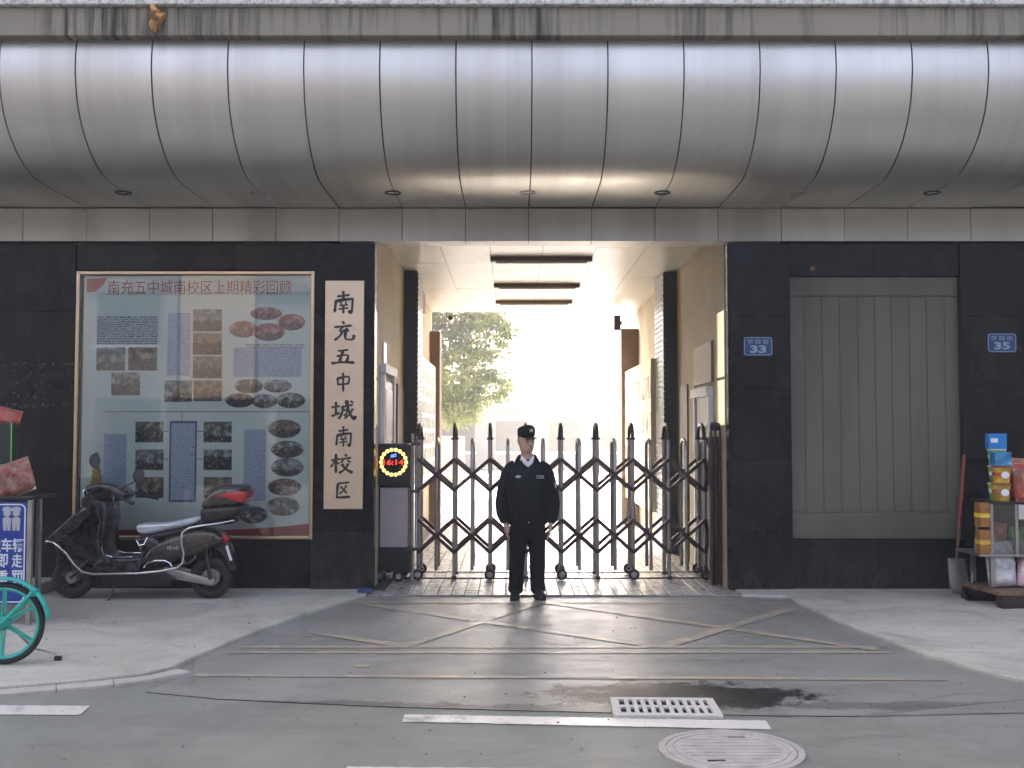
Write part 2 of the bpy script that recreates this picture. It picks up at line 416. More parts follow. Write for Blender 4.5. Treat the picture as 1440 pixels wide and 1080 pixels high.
# kerb stones along the left apron: separate stones
outL = [gr(*p, .02) for p in ((0,977),(80,970),(160,963),(222,954),(270,945))]
inK = [gr(*p, AZ) for p in ((0,967),(80,960.5),(160,953),(212,947),(250,938))]
kerb = empty('kerb', (0,0,0), kind='structure')
pi, po = [Vector((-9.5, 6.62, 0)), Vector((-8, 6.68, 0)), Vector((-6.5, 6.74, 0)), Vector((-4.9, 6.82, 0))] + inK, [Vector((-9.5, 6.44, 0)), Vector((-8, 6.5, 0)), Vector((-6.5, 6.56, 0)), Vector((-4.9, 6.65, 0))] + outL[:5]
for i in range(len(pi)-1):
    a, b, c_, d = pi[i], pi[i+1], po[i+1], po[i]
    b2 = a.lerp(b, .992); c2 = d.lerp(c_, .992)
    MB().prism_z([(a.x,a.y-.012),(b2.x,b2.y-.012),(c2.x,c2.y),(d.x,d.y)], -.02, .026).build('kerb_stone', M['kerbstone'], kerb, bevel=.008)
# yellow box marking
YZ = .0075
mk = empty('yellow_box_marking', (0,0,0), kind='structure')
def paint(a, b, w, mat='yellowpaint', parent=mk, name='painted_line', z=None):
    global YZ
    YZ += .0003
    A, B = gr(*a), gr(*b)
    ribbon([A, B], w, YZ if z is None else z, .06, 24).build(name, M[mat], parent)
paint((470,848), (1106,849), .10); paint((338,911), (1232,911), .075); paint((322,919), (1250,918.5), .075); paint((275,951), (1330,957), .075)
paint((500,849), (925,911), .11); paint((752,850), (566,911), .12); paint((758,847), (1232,915), .11); paint((1112,857), (935,910), .12); paint((436,890), (566,910), .11); 
# white lane dashes
wd = empty('white_lane_marking', (0,0,0), kind='structure')
def dash(q):
    a, b, c_, d = [gr(*p) for p in q]; n = 60; vs = []
    for k in range(n+1):
        for p, r_ in ((a, b), (d, c_)):
            v = p.lerp(r_, k/n); vs.append((v.x+random.uniform(-.004,.004), v.y+random.uniform(-.005,.005), .005))
    MB().add(vs, [(2*k, 2*k+1, 2*k+3, 2*k+2) for k in range(n)]).build('painted_dash', M['whitepaint'], wd)
dash(((569,1005.5),(1078,1014.5),(1085,1027),(566,1016)))
dash(((-420,990),(127,993.5),(112,1006.5),(-420,1004)))
dash(((488,1079.5),(980,1084),(985,1100),(480,1094)))
o = MB().prism_z([(gr(509,938).x+.055*math.cos(k*math.pi/9), gr(509,938).y+.055*math.sin(k*math.pi/9)) for k in range(18)], .006, .0105).build('yellow_paint_spot', M['yellowpaint']); tag(o, kind='structure')
o = MB().add([(gr(*p).x, gr(*p).y, .040) for p in ((503,832),(524,832),(524,839),(503,839))], [(0,1,2,3)]).build('blue_paint_patch', simple('worn_blue_paint', (.06,.10,.28), .6, var=.4, scale=20)); tag(o, kind='structure')

# cracks and small litter on the tarmac
crk = empty('tarmac_cracks', (0,0,0), kind='structure'); rng = random.Random(11)
for pts in (((1180,1040),(1230,1034),(1300,1038)), ((610,940),(640,930),(660,934),(720,925)), ((930,935),(990,928),(1040,933)), ((1300,985),(1360,975),(1420,980))):
    ribbon([gr(*p) for p in pts], .006, .0066, .9, 10).build('crack', M['crack'], crk)
lt = MB()
for k in range(120):
    p = gr(rng.uniform(20,1420), rng.uniform(868,1070), .004); r_ = rng.uniform(.004,.012); up = .006 if p.y < 7.6 else .034
    lt.add([(p.x+r_*rng.uniform(.5,1.2)*math.cos(a_), p.y+r_*rng.uniform(.5,1.2)*math.sin(a_), up) for a_ in (0,1.6,3.1,4.7)]+[(p.x, p.y, up+r_*.8)], [(0,1,4),(1,2,4),(2,3,4),(3,0,4)])
tag(lt.build('grit_litter', simple('grit', (.22,.19,.15), .9, var=.6, scale=3)), kind='stuff')

# passage paving: bricks one by one in front of the gate and a little beyond, the rest as one field
M['paver'] = simple('passage_paver', (.33,.315,.295), .30, var=.15, scale=8, objvar=.16, bmp=.12, bscale=60, rvar=.35)
M['grout'] = simple('paver_grout', (.06,.058,.055), .8)
pv = empty('passage_paving', (0,0,0), kind='structure')
MB().box(-1.9, 2.35, 10.72, 19.4, -.05, .006).build('bedding', M['grout'], pv)
pw, pl = .138, .30
pme = MB().box(-pw/2+.004, pw/2-.004, -pl/2+.004, pl/2-.004, 0, .022).mesh('paver', M['paver'])
rest = MB()
y = 10.73; row = 0
while y < 19.3:
    x = -1.86
    while x < 2.3:
        hidden_left = y > 11.0 and (x < -1.40 or x > 2.15)
        if not hidden_left:
            if row < 8:
                o = link('paver', pme, pv, bevel=.003); o.location = (x+pw/2, y+pl/2, random.uniform(-.0015,.0015)); o.rotation_euler = (random.uniform(-.004,.004), random.uniform(-.004,.004), 0)
            else: rest.box(x+.004, x+pw-.004, y+.004, y+pl-.004, 0, .022+random.uniform(-.001,.001))
        x += pw
    y += pl; row += 1
tag(rest.build('far_pavers', M['paver'], pv), kind='stuff')

# drain grate and manhole cover
gc = [gr(*p) for p in ((861,988),(990,988.5),(1004,1009.5),(866,1009))]
g0 = Vector((.60, 6.24, 0)); gw, gd = .60, .37
dr = empty('drain_grate', (g0.x, g0.y, 0), R(-2.2), 'pale slotted drain grate set in dark wet asphalt by the road line', 'drain grate')
M['grate'] = simple('pale_cast_grate', (.52,.50,.45), .7, var=.15, scale=25, bmp=.2)
M['pit_shade'] = simple('drain_shade_black', (.006,.006,.006), .9)  # near-black: shade of a hollow put into the colour
MB().box(0, gw, 0, gd, -.02, .006).build('pit_shade', M['pit_shade'], dr)  # solid black panel under the slats instead of an open shaded hole
f = MB(); f.box(-.015, gw+.015, -.02, .03, 0, .024).box(-.015, gw+.015, gd-.03, gd+.02, 0, .024).box(-.015, .035, .0302, gd-.0302, 0, .024).box(gw-.035, gw+.015, .0302, gd-.0302, 0, .024)
f.build('frame', M['grate'], dr, bevel=.004)
f = MB().box(.0352, gw-.0352, gd/2-.022, gd/2+.022, .0065, .023); f.build('middle_rib', M['grate'], dr, bevel=.003)
for k in range(10):
    x = .08 + k*.049 + (.008 if k >= 5 else 0)
    MB().box(x-.013, x+.013, .0305, gd/2-.0225, .0065, .0225).build('slat', M['grate'], dr, bevel=.003)
    MB().box(x-.013, x+.013, gd/2+.0225, gd-.0305, .0065, .0225).build('slat', M['grate'], dr, bevel=.003)
mc = gr(1028, 1057)
mh = empty('manhole_cover', (mc.x, mc.y, 0), 0, 'round pale manhole cover with raised rim set in the road', 'manhole cover')
M['manhole'] = simple('manhole_concrete', (.38,.36,.33), .75, var=.22, scale=9, bmp=.35, bscale=45)
MB().lathe([(.372,.0), (.372,.012), (.336,.014), (.336,.004), (.0,.004)], n=56).build('rim', M['manhole'], mh)
MB().lathe([(.330,.004), (.330,.013), (.300,.0135), (.298,.009), (.288,.009), (.286,.0135), (.0,.0145)], n=56).build('lid', M['manhole'], mh)
for a in (1.25, 4.2): 
    MB().box(-.045, .045, -.012, .012, .0146, .0162).build('lifting_slot', M['pit_shade'], mh).location = (.23*math.cos(a), .23*math.sin(a), 0)  # black plate on the lid, the slot's dark depth is only colour
for k in range(-4, 5):
    l = math.sqrt(.25**2-(k*.055)**2)
    MB().box(-l, l, k*.055-.006, k*.055+.006, .0125, .0165).build('relief_bar', M['manhole'], mh)

# ================================================================ SCHOOL BUILDING
PLX, PRX, WL, WR = -1.44, 2.255, -1.455, 2.235        # pillar inner corners, passage walls
FY = 11.05; CEIL = 3.82; PEND = 19.3
bld = empty('school_building', (0, 11.1, 0), 0, 'dark granite school building with curved metal canopy and central passage', 'building', world_coords=True)
B = bld
lw = MB().box(-16, WL, 11.2, PEND, 0, CEIL).build('wall', M['cream'], B)
rw = MB().box(WR, 16, 11.2, PEND, 0, CEIL).build('wall', M['cream'], B)
MB().box(-60, 45, 11.3, PEND, CEIL+.03, 27).build('shading_upper_storeys', simple('upper_facade_render', (.45,.42,.38), .8), B)  # unseen storeys, made tall and wide enough to keep the whole street shaded

# granite slabs
def slabs(name, x0, x1, z0, z1, y0, nx, zs, t=.03, core=.10):
    p = MB().box(x0+.001, x1-.001, y0+t, y0+t+core, z0, z1-.002).build(name, M['seam'], B)
    zz = [z0]+list(zs)+[z1]
    for j in range(len(zz)-1):
        for i in range(nx):
            xa = x0+(x1-x0)*i/nx; xb = x0+(x1-x0)*(i+1)/nx
            MB().box(xa+.0015, xb-.0015, y0+random.uniform(0,.0015), y0+t-.0005, zz[j]+.0015, zz[j+1]-.0015).build('granite_slab', M['granite'], p, bevel=.002)
    return p
pillar_l = slabs('pillar', -2.075, PLX, .0, 3.615, FY, 1, (.62,1.35,2.1,2.85), core=.118)
pillar_r = slabs('pillar', PRX, 2.895, .0, 3.615, FY, 1, (.62,1.35,2.1,2.85), core=.118)
slabs('pillar', 4.67, 6.6, .0, 3.615, FY, 3, (.62,1.35,2.1,2.85), core=.118)
# inner returns of the two gate pillars
MB().box(PLX, PLX+.012, FY+.004, 11.198, 0, 3.61).build('pillar_return', M['granite'], B)
MB().box(PRX-.012, PRX, FY+.004, 11.198, 0, 3.61).build('pillar_return', M['granite'], B)
slabs('granite_wall', -8.0, -4.56, .0, 3.615, FY+.03, 3, (.5,1.3,2.1,2.9), core=.11)
slabs('granite_wall', -4.56, -2.075, .0, .53, FY+.055, 3, (), core=.11)
slabs('granite_wall', -4.56, -2.075, 3.34, 3.615, FY+.055, 3, (), core=.11)
MB().box(-4.56, -2.075, 11.16, 11.21, .53, 3.34).build('recess_back', M['seam'], B)
slabs('granite_wall', 2.895, 4.67, .0, .535, FY+.03, 2, (), core=.11)
slabs('granite_wall', 2.895, 4.67, 3.275, 3.615, FY+.03, 2, (), core=.11)
# adhesive left by a notice torn off the granite
rs = MB(); rng = random.Random(5)
for k in range(110):
    e = rng.random()
    if e < .35: px, py = rng.uniform(4,104), 512+rng.uniform(-2,2)
    elif e < .6: px, py = rng.uniform(4,104), 570+rng.uniform(-3,3)
    elif e < .8: px, py = rng.choice((18,40,60,102))+rng.uniform(-2,2), rng.uniform(514,572)
    else: px, py = rng.uniform(8,70), rng.uniform(520,560)
    p = at(px, py, FY+.03); w, h = rng.uniform(.004,.028), rng.uniform(.002,.009)
    if rng.random() < .4: w, h = h, w
    rs.box(p.x-w/2, p.x+w/2, FY+.0285, FY+.031, p.z-h/2, p.z+h/2)
tag(rs.build('adhesive_residue', simple('dried_adhesive', (.16,.16,.15), .9), B), kind='stuff')
# concrete step at the left
MB().box(-7.5, -4.66, 10.62, 11.08, .0, .15).build('step', M['concrete'], B, bevel=.015)

# ribbed metal sheet filling the right-hand recess
M['shutter'] = streaked('grey_sheet_metal', (.140,.126,.096), (.085,.073,.056), .6, .05, amount=.6, zs=.3, xs=2.5)
sh = MB(); y0 = FY+.075
sh.box(2.897, 4.668, y0+.02, y0+.05, .537, 3.273)
o = sh.build('metal_shutter', M['shutter'], B)
MB().box(2.897, 4.668, y0, y0+.0195, 3.07, 3.272).build('header_strip', M['shutter'], o, bevel=.006)
MB().box(2.897, 4.668, y0+.004, y0+.0195, .538, .80).build('bottom_strip', M['shutter'], o, bevel=.008)
xs = [at(p, 600, y0).x for p in (1110, 1132.4,1157.8,1182.6,1208.6,1232.5,1256,1281,1305.6,1331, 1353.5)]
for a, b in zip(xs[:-1], xs[1:]):
    w = .0035; pts = []
    a2, b2 = a+w, b-w; zb, zt = .815, 3.06
    for k in range(7):
        t = math.pi+ math.pi/2*k/6; pts.append((a2+.04+.04*math.cos(t), zb+.05+.05*math.sin(t)))
    for k in range(7):
        t = -math.pi/2+math.pi/2*k/6; pts.append((b2-.04+.04*math.cos(t), zb+.05+.05*math.sin(t)))
    pts += [(b2, zt), (a2, zt)]
    MB().prism_y(pts, y0+.012, y0+.0195).build('rib_panel', M['shutter'], o, bevel=.005)
# small lamp bracket above the shutter
lb = at(1141, 378, FY)
MB().lathe([(.0,0),(.03,.0),(.036,.02),(.02,.05)], (lb.x, FY-.005, lb.z), 14, 'y').build('alarm_lamp', M['brown'], B)

# ---------------- canopy
prof = [(9.10,5.05),(9.075,4.96),(9.065,4.86),(9.065,4.76),(9.08,4.65),(9.105,4.54),(9.15,4.43),(9.215,4.33),(9.30,4.235),(9.41,4.145),(9.55,4.065),(9.70,4.01),(9.84,3.985),(10.0,3.978),(10.5,3.975),(10.985,3.975)]
PITCHX, X0 = .656, .172
can = MB()
def prof_strip(x0, x1, off0, off1):
    mb = MB(); P = [Vector(p) for p in prof]; nn = []
    for i in range(len(P)):
        t = (P[min(i+1,len(P)-1)]-P[max(i-1,0)]).normalized(); nn.append(Vector((t.y, -t.x)))   # outward: towards street / down
    vs = []
    for off in (off0, off1):
        for x in (x0, x1):
            for p, n in zip(P, nn): vs.append((x, p.x+n.x*off, p.y+n.y*off))
    L = len(P); fs = []
    for i in range(L-1):
        fs += [(i, i+1, L+i+1, L+i), (2*L+i, 3*L+i, 3*L+i+1, 2*L+i+1), (i, 2*L+i, 2*L+i+1, i+1), (L+i, L+i+1, 3*L+i+1, 3*L+i)]
    fs += [(0, L, 3*L, 2*L), (L-1, 3*L-1, 4*L-1, 2*L-1)]
    return mb.add(vs, fs)
P0 = Vector(prof[3]); 
t0 = Vector(prof[4])-Vector(prof[2]); sgn = -1 if Vector((t0.normalized().y, -t0.normalized().x)).x > 0 else 1
canopy = prof_strip(-13, 13, -.03*sgn, -.014*sgn).build('canopy', M['seam'], B, fix=True)
pm = prof_strip(-PITCHX/2+.006, PITCHX/2-.006, -.012*sgn, 0).mesh('canopy_panel', M['panel'], smooth=True)
pm.set_sharp_from_angle(angle=R(45)); pm.transform(Matrix.Translation((0,-9.4,-4.5)))
fm = MB().box(-PITCHX/2+.003, PITCHX/2-.003, 0, .012, 3.625, 3.965).mesh('fascia_panel', M['fascia'])
um = MB().box(-PITCHX/2+.003, PITCHX/2-.003, 10.995, 11.28, 3.627, 3.637).mesh('soffit_panel', M['fascia'])
fasc = MB().box(-13, 13, 11.013, 11.29, 3.64, 3.97).build('fascia', M['seam'], B)
for k in range(-13, 13):
    x = X0+(k+.5)*PITCHX
    o = link('canopy_panel', pm, canopy); o.location = (x, 9.4+random.uniform(-.002,.002), 4.5+random.uniform(-.001,.001)); o.rotation_euler = (random.uniform(-.003,.003), 0, random.uniform(-.003,.003))
    o = link('fascia_panel', fm, fasc, bevel=.002); o.location = (x, 10.99+random.uniform(-.0015,.0015), 0); o.rotation_euler = (0, 0, random.uniform(-.0015,.0015))
    if WL-.4 < x < WR+.4:
        o = link('soffit_panel', um, fasc); o.location = (x, 0, random.uniform(-.001,.001))
for k in range(-8, 9, 2):
    MB().lathe([(.0,.012),(.05,.012),(.055,.002),(.062,-.006),(.080,-.006),(.082,.01)], (X0-.02+k*PITCHX, 10.29, 3.972), 24).build('downlight', M['blackpaint'] if k % 4 else M['gate_post'], canopy)
# concrete lip above the panels, peeling white upper ledge
MB().box(-13, 13, 8.985, 9.25, 5.035, 5.285).build('lip', M['lip'], canopy, bevel=.012)
MB().box(-13, 13, 8.93, 9.3, 5.287, 5.42).build('ledge', M['peel'], canopy, bevel=.01)
MB().box(-13, 13, 9.26, 11.29, 5.06, 5.30).build('canopy_roof', M['concrete'], canopy)

# ---------------- passage
cx = [WL, -.845, -.26, .37, 1.0, 1.59, WR]
pc = MB().box(WL, WR, 11.29, PEND, CEIL+.012, CEIL+.028).build('passage_ceiling', M['seam'], B)
ys = [11.30, 12.5, 13.7, 14.9, 16.1, 17.3, 18.5, PEND]
for i in range(len(cx)-1):
    for j in range(len(ys)-1):
        MB().box(cx[i]+.003, cx[i+1]-.003, ys[j]+.003, ys[j+1]-.003, CEIL, CEIL+.011).build('ceiling_panel', M['ceil'], pc).location = (0, 0, random.uniform(-.0015,.0015))
for yy in (13.2, 15.6, 17.6):
    t = MB().box(-.27, 1.0, yy-.05, yy+.05, CEIL-.055, CEIL-.002).build('light_batten', M['brown'], B, bevel=.008)
    MB().tube([(-.2, yy, CEIL-.066), (.93, yy, CEIL-.066)], .013, 8, side=(0,1,0)).build('unlit_tube', M['white'], t)
def pier(x0, x1, ya, yb):
    p = MB().box(x0, x1, ya, yb, .0, CEIL-.005).build('tiled_pier', M['tile_dark'], B)
    r = MB(); z = .03
    while z < CEIL-.06:
        r.box(x0-.014 if x0 > 0 else x0+.002, x1+.014 if x0 < 0 else x1-.002, ya-.012, yb+.01, z, z+.055); z += .07
    tag(r.build('tile_courses', M['tile_dark'], p), kind='stuff')
pier(WL, -1.275, 14.3, 15.0)
pier(2.06, WR, 14.4, 15.25)
MB().box(WL, -1.275, 18.8, 19.32, 0, CEIL-.4).build('end_pier', M['brown'], B)
MB().box(1.93, WR, 18.8, 19.32, 0, CEIL-.35).build('end_pier', M['brown'], B)
MB().box(-1.45, -1.36, 15.9, 16.7, 3.50, 3.80).build('duct_box', M['brown'], B)
# side windows next to the gate pillars; panes glow in place of daylight
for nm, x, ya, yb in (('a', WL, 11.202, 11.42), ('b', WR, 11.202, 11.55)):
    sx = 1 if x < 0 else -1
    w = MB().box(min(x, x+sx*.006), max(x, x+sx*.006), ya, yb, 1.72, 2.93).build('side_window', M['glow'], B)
    MB().box(min(x, x+sx*.02), max(x, x+sx*.02), yb+.001, yb+.035, 1.69, 2.96).build('window_frame', M['cream'], w)
    MB().box(min(x, x+sx*.012), max(x, x+sx*.012), ya, yb, 2.2, 2.23).build('glazing_bar', M['brown'], w)
# doors, posters and boards inside the passage
M['door_dark'] = simple('dark_door', (.03,.022,.02), .3, var=.3)
M['door_olive'] = simple('olive_door', (.11,.09,.045), .5)
M['redbrown'] = simple('carved_red_wood', (.055,.02,.018), .35, var=.5, scale=14)
def wallbox(nm, side, ya, yb, za, zb, t, m, parent=B, **k):
    x = WL if side < 0 else WR
    return MB().box(min(x, x-side*t), max(x, x-side*t), ya, yb, za, zb).build(nm, m, parent, **k)
d = wallbox('door', -1, 11.86, 12.75, 0, 2.22, .03, M['redbrown'])
wallbox('door_frame', -1, 11.78, 11.855, 0, 2.3, .05, M['white'], d); wallbox('door_frame', -1, 12.755, 12.83, 0, 2.3, .05, M['white'], d); wallbox('door_header', -1, 11.74, 12.87, 2.301, 2.40, .07, M['white'], d)
for zz in (.15, .85, 1.55): wallbox('door_panel', -1, 11.98, 12.63, zz, zz+.58, .042, M['redbrown'], d, bevel=.01)
d = wallbox('door', -1, 13.4, 14.28, 0, 2.25, .02, M['brown'])
wallbox('notice_plate', -1, 11.95, 12.25, 2.42, 2.66, .015, M['ceil'])
d = wallbox('door', 1, 11.95, 12.78, 0, 2.05, .03, M['door_dark'])
wallbox('door_frame', 1, 11.87, 11.945, 0, 2.05, .05, M['white'], d); wallbox('door_frame', 1, 12.785, 12.86, 0, 2.05, .05, M['white'], d); wallbox('door_header', 1, 11.85, 12.88, 2.051, 2.155, .08, M['white'], d)
wallbox('door', 1, 13.5, 14.38, 0, 2.25, .02, M['door_olive'])
wallbox('wall_poster', 1, 12.95, 13.4, 1.15, 2.2, .012, M['cream'])
# ================================================================ BOARDS AND SIGNS
def printed(name, base, ink, rows, chars, seed=0, thr=.5):
    """lines of small print: rows of ink broken into characters (object space x, z)"""
    m, nt, bs = new_mat(name)
    tc = nt.nodes.new('ShaderNodeTexCoord').outputs['Object']
    mp = nt.nodes.new('ShaderNodeMapping'); mp.inputs['Scale'].default_value = (chars, 0, rows); mp.inputs['Location'].default_value = (seed, 0, 0); nt.links.new(tc, mp.inputs['Vector'])
    sp = nt.nodes.new('ShaderNodeSeparateXYZ'); nt.links.new(mp.outputs['Vector'], sp.inputs[0])
    fr = N(nt, 'ShaderNodeMath', operation='FRACT'); nt.links.new(sp.outputs['Z'], fr.inputs[0])
    row = N(nt, 'ShaderNodeMath', operation='LESS_THAN'); nt.links.new(fr.outputs[0], row.inputs[0]); row.inputs[1].default_value = .62
    n = N(nt, 'ShaderNodeTexNoise', Scale=1.6, Detail=3, Roughness=.7); nt.links.new(mp.outputs['Vector'], n.inputs['Vector'])
    f = N(nt, 'ShaderNodeMath', operation='MULTIPLY'); nt.links.new(row.outputs[0], f.inputs[0]); nt.links.new(maprange(nt, n.outputs['Fac'], thr-.06, thr+.06), f.inputs[1])
    nt.links.new(mixc(nt, f.outputs[0], base, ink), bs.inputs['Base Color']); bs.inputs['Roughness'].default_value = .5
    return m
def photo_mat(name, cols, scale=14):
    m, nt, bs = new_mat(name)
    tc = nt.nodes.new('ShaderNodeTexCoord').outputs['Object']
    rn = rnd_out(nt)
    cmb = nt.nodes.new('ShaderNodeCombineXYZ'); nt.links.new(maprange(nt, rn, 0, 1, 0, 60), cmb.inputs[1])
    ad = N(nt, 'ShaderNodeVectorMath', operation='ADD'); nt.links.new(tc, ad.inputs[0]); nt.links.new(cmb.outputs[0], ad.inputs[1])
    n = N(nt, 'ShaderNodeTexNoise', Scale=scale, Detail=7, Roughness=.72); nt.links.new(ad.outputs[0], n.inputs['Vector'])
    n2 = N(nt, 'ShaderNodeTexNoise', Scale=scale*.4, Detail=3, Roughness=.5); nt.links.new(ad.outputs[0], n2.inputs['Vector'])
    c = ramp(nt, n.outputs['Fac'], [(.32+.36*i/(len(cols)-1), c_) for i, c_ in enumerate(cols)])
    hs = nt.nodes.new('ShaderNodeHueSaturation'); nt.links.new(c, hs.inputs['Color']); nt.links.new(maprange(nt, n2.outputs['Fac'], .35, .65, .55, 1.5), hs.inputs['Value']); 
    nt.links.new(hs.outputs['Color'], bs.inputs['Base Color']); bs.inputs['Roughness'].default_value = .4
    return m
def scene_print(name, tops, people):
    """a small group photograph: pale wall or sky above, rows of people below"""
    m, nt, bs = new_mat(name)
    tc = nt.nodes.new('ShaderNodeTexCoord').outputs['Object']; rn = rnd_out(nt)
    cmb = nt.nodes.new('ShaderNodeCombineXYZ'); nt.links.new(maprange(nt, rn, 0, 1, 0, 40), cmb.inputs[0])
    ad = N(nt, 'ShaderNodeVectorMath', operation='ADD'); nt.links.new(tc, ad.inputs[0]); nt.links.new(cmb.outputs[0], ad.inputs[1])
    sp = nt.nodes.new('ShaderNodeSeparateXYZ'); nt.links.new(tc, sp.inputs[0])
    mp = nt.nodes.new('ShaderNodeMapping'); mp.inputs['Scale'].default_value = (1, 0, 1.25); nt.links.new(ad.outputs[0], mp.inputs['Vector'])
    vo = N(nt, 'ShaderNodeTexVoronoi', Scale=46.0); nt.links.new(mp.outputs['Vector'], vo.inputs['Vector'])
    g = nt.nodes.new('ShaderNodeSeparateColor'); nt.links.new(vo.outputs['Color'], g.inputs[0])
    crowd = ramp(nt, g.outputs[0], [(.0, people[0]), (.45, people[1]), (.7, people[2]), (.95, people[3])])
    head = maprange(nt, vo.outputs['Distance'], .28, .42, 0, .75); crowd = mixc(nt, head, crowd, (.015,.016,.016))
    n = N(nt, 'ShaderNodeTexNoise', Scale=15.0, Detail=4, Roughness=.6); nt.links.new(ad.outputs[0], n.inputs['Vector'])
    wall = ramp(nt, n.outputs['Fac'], [(.38, tops[0]), (.5, tops[1]), (.62, tops[2])])
    hz = N(nt, 'ShaderNodeMath', operation='ADD'); nt.links.new(sp.outputs['Z'], hz.inputs[0]); nt.links.new(maprange(nt, n.outputs['Fac'], .3, .7, -.05, .05), hz.inputs[1])
    off = N(nt, 'ShaderNodeMath', operation='ADD'); nt.links.new(hz.outputs[0], off.inputs[0]); nt.links.new(maprange(nt, rn, 0, 1, -.03, .04), off.inputs[1])
    nt.links.new(mixc(nt, maprange(nt, off.outputs[0], -.004, .010), crowd, wall), bs.inputs['Base Color']); bs.inputs['Roughness'].default_value = .4
    return m
BY = 11.10
nb = empty('notice_board', (-3.3, BY, .53), 0, 'glazed school notice board with photo prints in brushed metal frame', 'notice board', world_coords=True)
def q(px, py): p = at(px, py, BY); return p.x, p.z
x0, z1 = q(121, 389); x1, z0 = q(436.5, 753)
def backing():
    m, nt, bs = new_mat('printed_backing')
    n = noise(nt, 1.1, 4, .5)
    c = ramp(nt, n, [(.3, (.74,.90,.84)), (.5, (.82,.94,.87)), (.7, (.88,.94,.86))])
    nt.links.new(c, bs.inputs['Base Color']); bs.inputs['Roughness'].default_value = .5; return m
pan = MB().box(x0-.02, x1+.02, BY+.005, BY+.02, z0-.01, z1+.01).build('printed_panel', backing(), nb)
fr = .036
M['frame'] = simple('brushed_frame_metal', (.58,.46,.32), .3, 1.0, var=.06, scale=3)
ox0, oz1 = q(110.5, 382); ox1, oz0 = q(440.5, 758)
frame = MB().box(ox0, ox0+fr, BY-.055, BY+.02, oz0, oz1).box(ox1-fr, ox1, BY-.055, BY+.02, oz0, oz1).box(ox0+fr+.0005, ox1-fr-.0005, BY-.053, BY+.018, oz1-fr, oz1-.001).box(ox0+fr+.0005, ox1-fr-.0005, BY-.053, BY+.018, oz0+.001, oz0+fr).build('frame', M['frame'], nb, bevel=.006)
PH = [scene_print('photo_print_a', [(.10,.12,.11),(.22,.25,.25),(.50,.55,.56)], [(.02,.025,.025),(.06,.07,.07),(.16,.12,.09),(.55,.52,.5)]),
      scene_print('photo_print_b', [(.12,.09,.06),(.22,.17,.12),(.45,.42,.36)], [(.012,.014,.014),(.05,.05,.06),(.20,.05,.05),(.5,.46,.42)]),
      scene_print('photo_print_c', [(.05,.07,.05),(.14,.17,.12),(.55,.60,.62)], [(.02,.03,.04),(.10,.05,.05),(.14,.13,.12),(.6,.58,.55)]),
      scene_print('photo_print_d', [(.30,.05,.06),(.40,.12,.12),(.60,.42,.40)], [(.10,.02,.03),(.34,.05,.06),(.40,.22,.18),(.65,.55,.5)])]
lay = [0]
def yl():
    lay[0] += 1; return BY+.0040-.00012*(lay[0] % 20)
def rect(name, m, a, b, c, d, parent=pan):
    xa, za = q(a, d); xb, zb = q(c, b); y = yl()
    me = MB().box(-(xb-xa)/2, (xb-xa)/2, 0, .0012, -(zb-za)/2, (zb-za)/2).mesh(name, m)
    o = link(name, me, parent); o.location = ((xa+xb)/2, y-.0015, (za+zb)/2); return o
def oval(name, m, cx_, cy_, w, h):
    c = q(cx_, cy_); s = BY/FPX; y = yl()
    for k, (g, mm, nm) in enumerate(((1.07, M['white'], 'print_border'), (1.0, m, name))):
        me = MB().prism_y([(g*w/2*s*math.cos(a*math.pi/14), g*h/2*s*math.sin(a*math.pi/14)) for a in range(28)], 0, .0012).mesh(nm, mm)
        o = link(nm, me, pan); o.location = (c[0], y-.0012-.0014*k, c[1])
for i, b in enumerate(((135,488,176,521),(180,488,221,521),(156,524,197,556),(271,435,312,466),(271,468,312,499),(271,501,312,532),(231,535,270,565),(272,535,312,564),
          (190,593,230,622),(190,632,230,661),(190,671,230,700),(286,593,326,622),(286,632,326,661),(286,671,326,700))):
    rect('photo_print', PH[i % 3], *b)
for i, b in enumerate(((342,463,40,23),(374,441,44,18),(410,453,38,23),(378,467,44,25),(350,543,40,20),(390,543,40,18),(337,563,40,20),(409,563,40,22),(372,564,36,20),
          (400,603,46,26),(404,632,46,24),(404,657,46,26),(400,685,46,24),(398,712,46,26),(356,724,40,24))):
    oval('photo_print', PH[3] if i < 4 else PH[(i+1) % 3], *b)
tm = printed('blue_print_text', (.50,.60,.74), (.04,.09,.32), 36, 36, 0, .57)
tm2 = printed('dark_print_text', (.72,.80,.79), (.06,.09,.20), 40, 40, 3)
rect('text_frame', simple('print_blue', (.05,.10,.28), .5), 237,592,277,706)
rect('text_block', tm, 239.5,595,274.5,703)
for b in ((235,440,268,528),(328,489,424,530),(145,610,178,690),(342,604,374,704)): rect('text_block', tm, *b)
rect('text_block', tm2, 136,444,222,484); rect('text_block', printed('faint_text', (.74,.82,.81), (.10,.13,.22), 40, 40, 5), 345,483,428,489)
ln = simple('print_grey_line', (.08,.10,.11), .5)
rect('rule', ln, 145,578.6,436,579.6); rect('rule', ln, 255.5,579.8,256.5,592); rect('rule', ln, 230.5,606,236.5,607); rect('rule', ln, 277.5,606,285.5,607); rect('rule', ln, 277.5,645,285.5,646); rect('rule', ln, 230.5,645,236.5,646)
rect('title_band', simple('print_pale_teal', (.72,.80,.78), .5, var=.2, scale=3), 122,391,436,415)
redp = simple('print_red', (.42,.035,.04), .5)
tp = q(281, 404)
text_obj('title_lettering', '南充五中城南校区上期精彩回顾', .16, (tp[0], BY-.0008, tp[1]), redp, pan, extrude=.0008, fit=(1.92, .15))
MB().prism_y([q(*p) for p in ((123,753),(436,753),(436,736.5),(380,742),(300,746),(200,744),(123,748))], BY-.0008, BY+.002).build('red_ribbon', redp, pan)
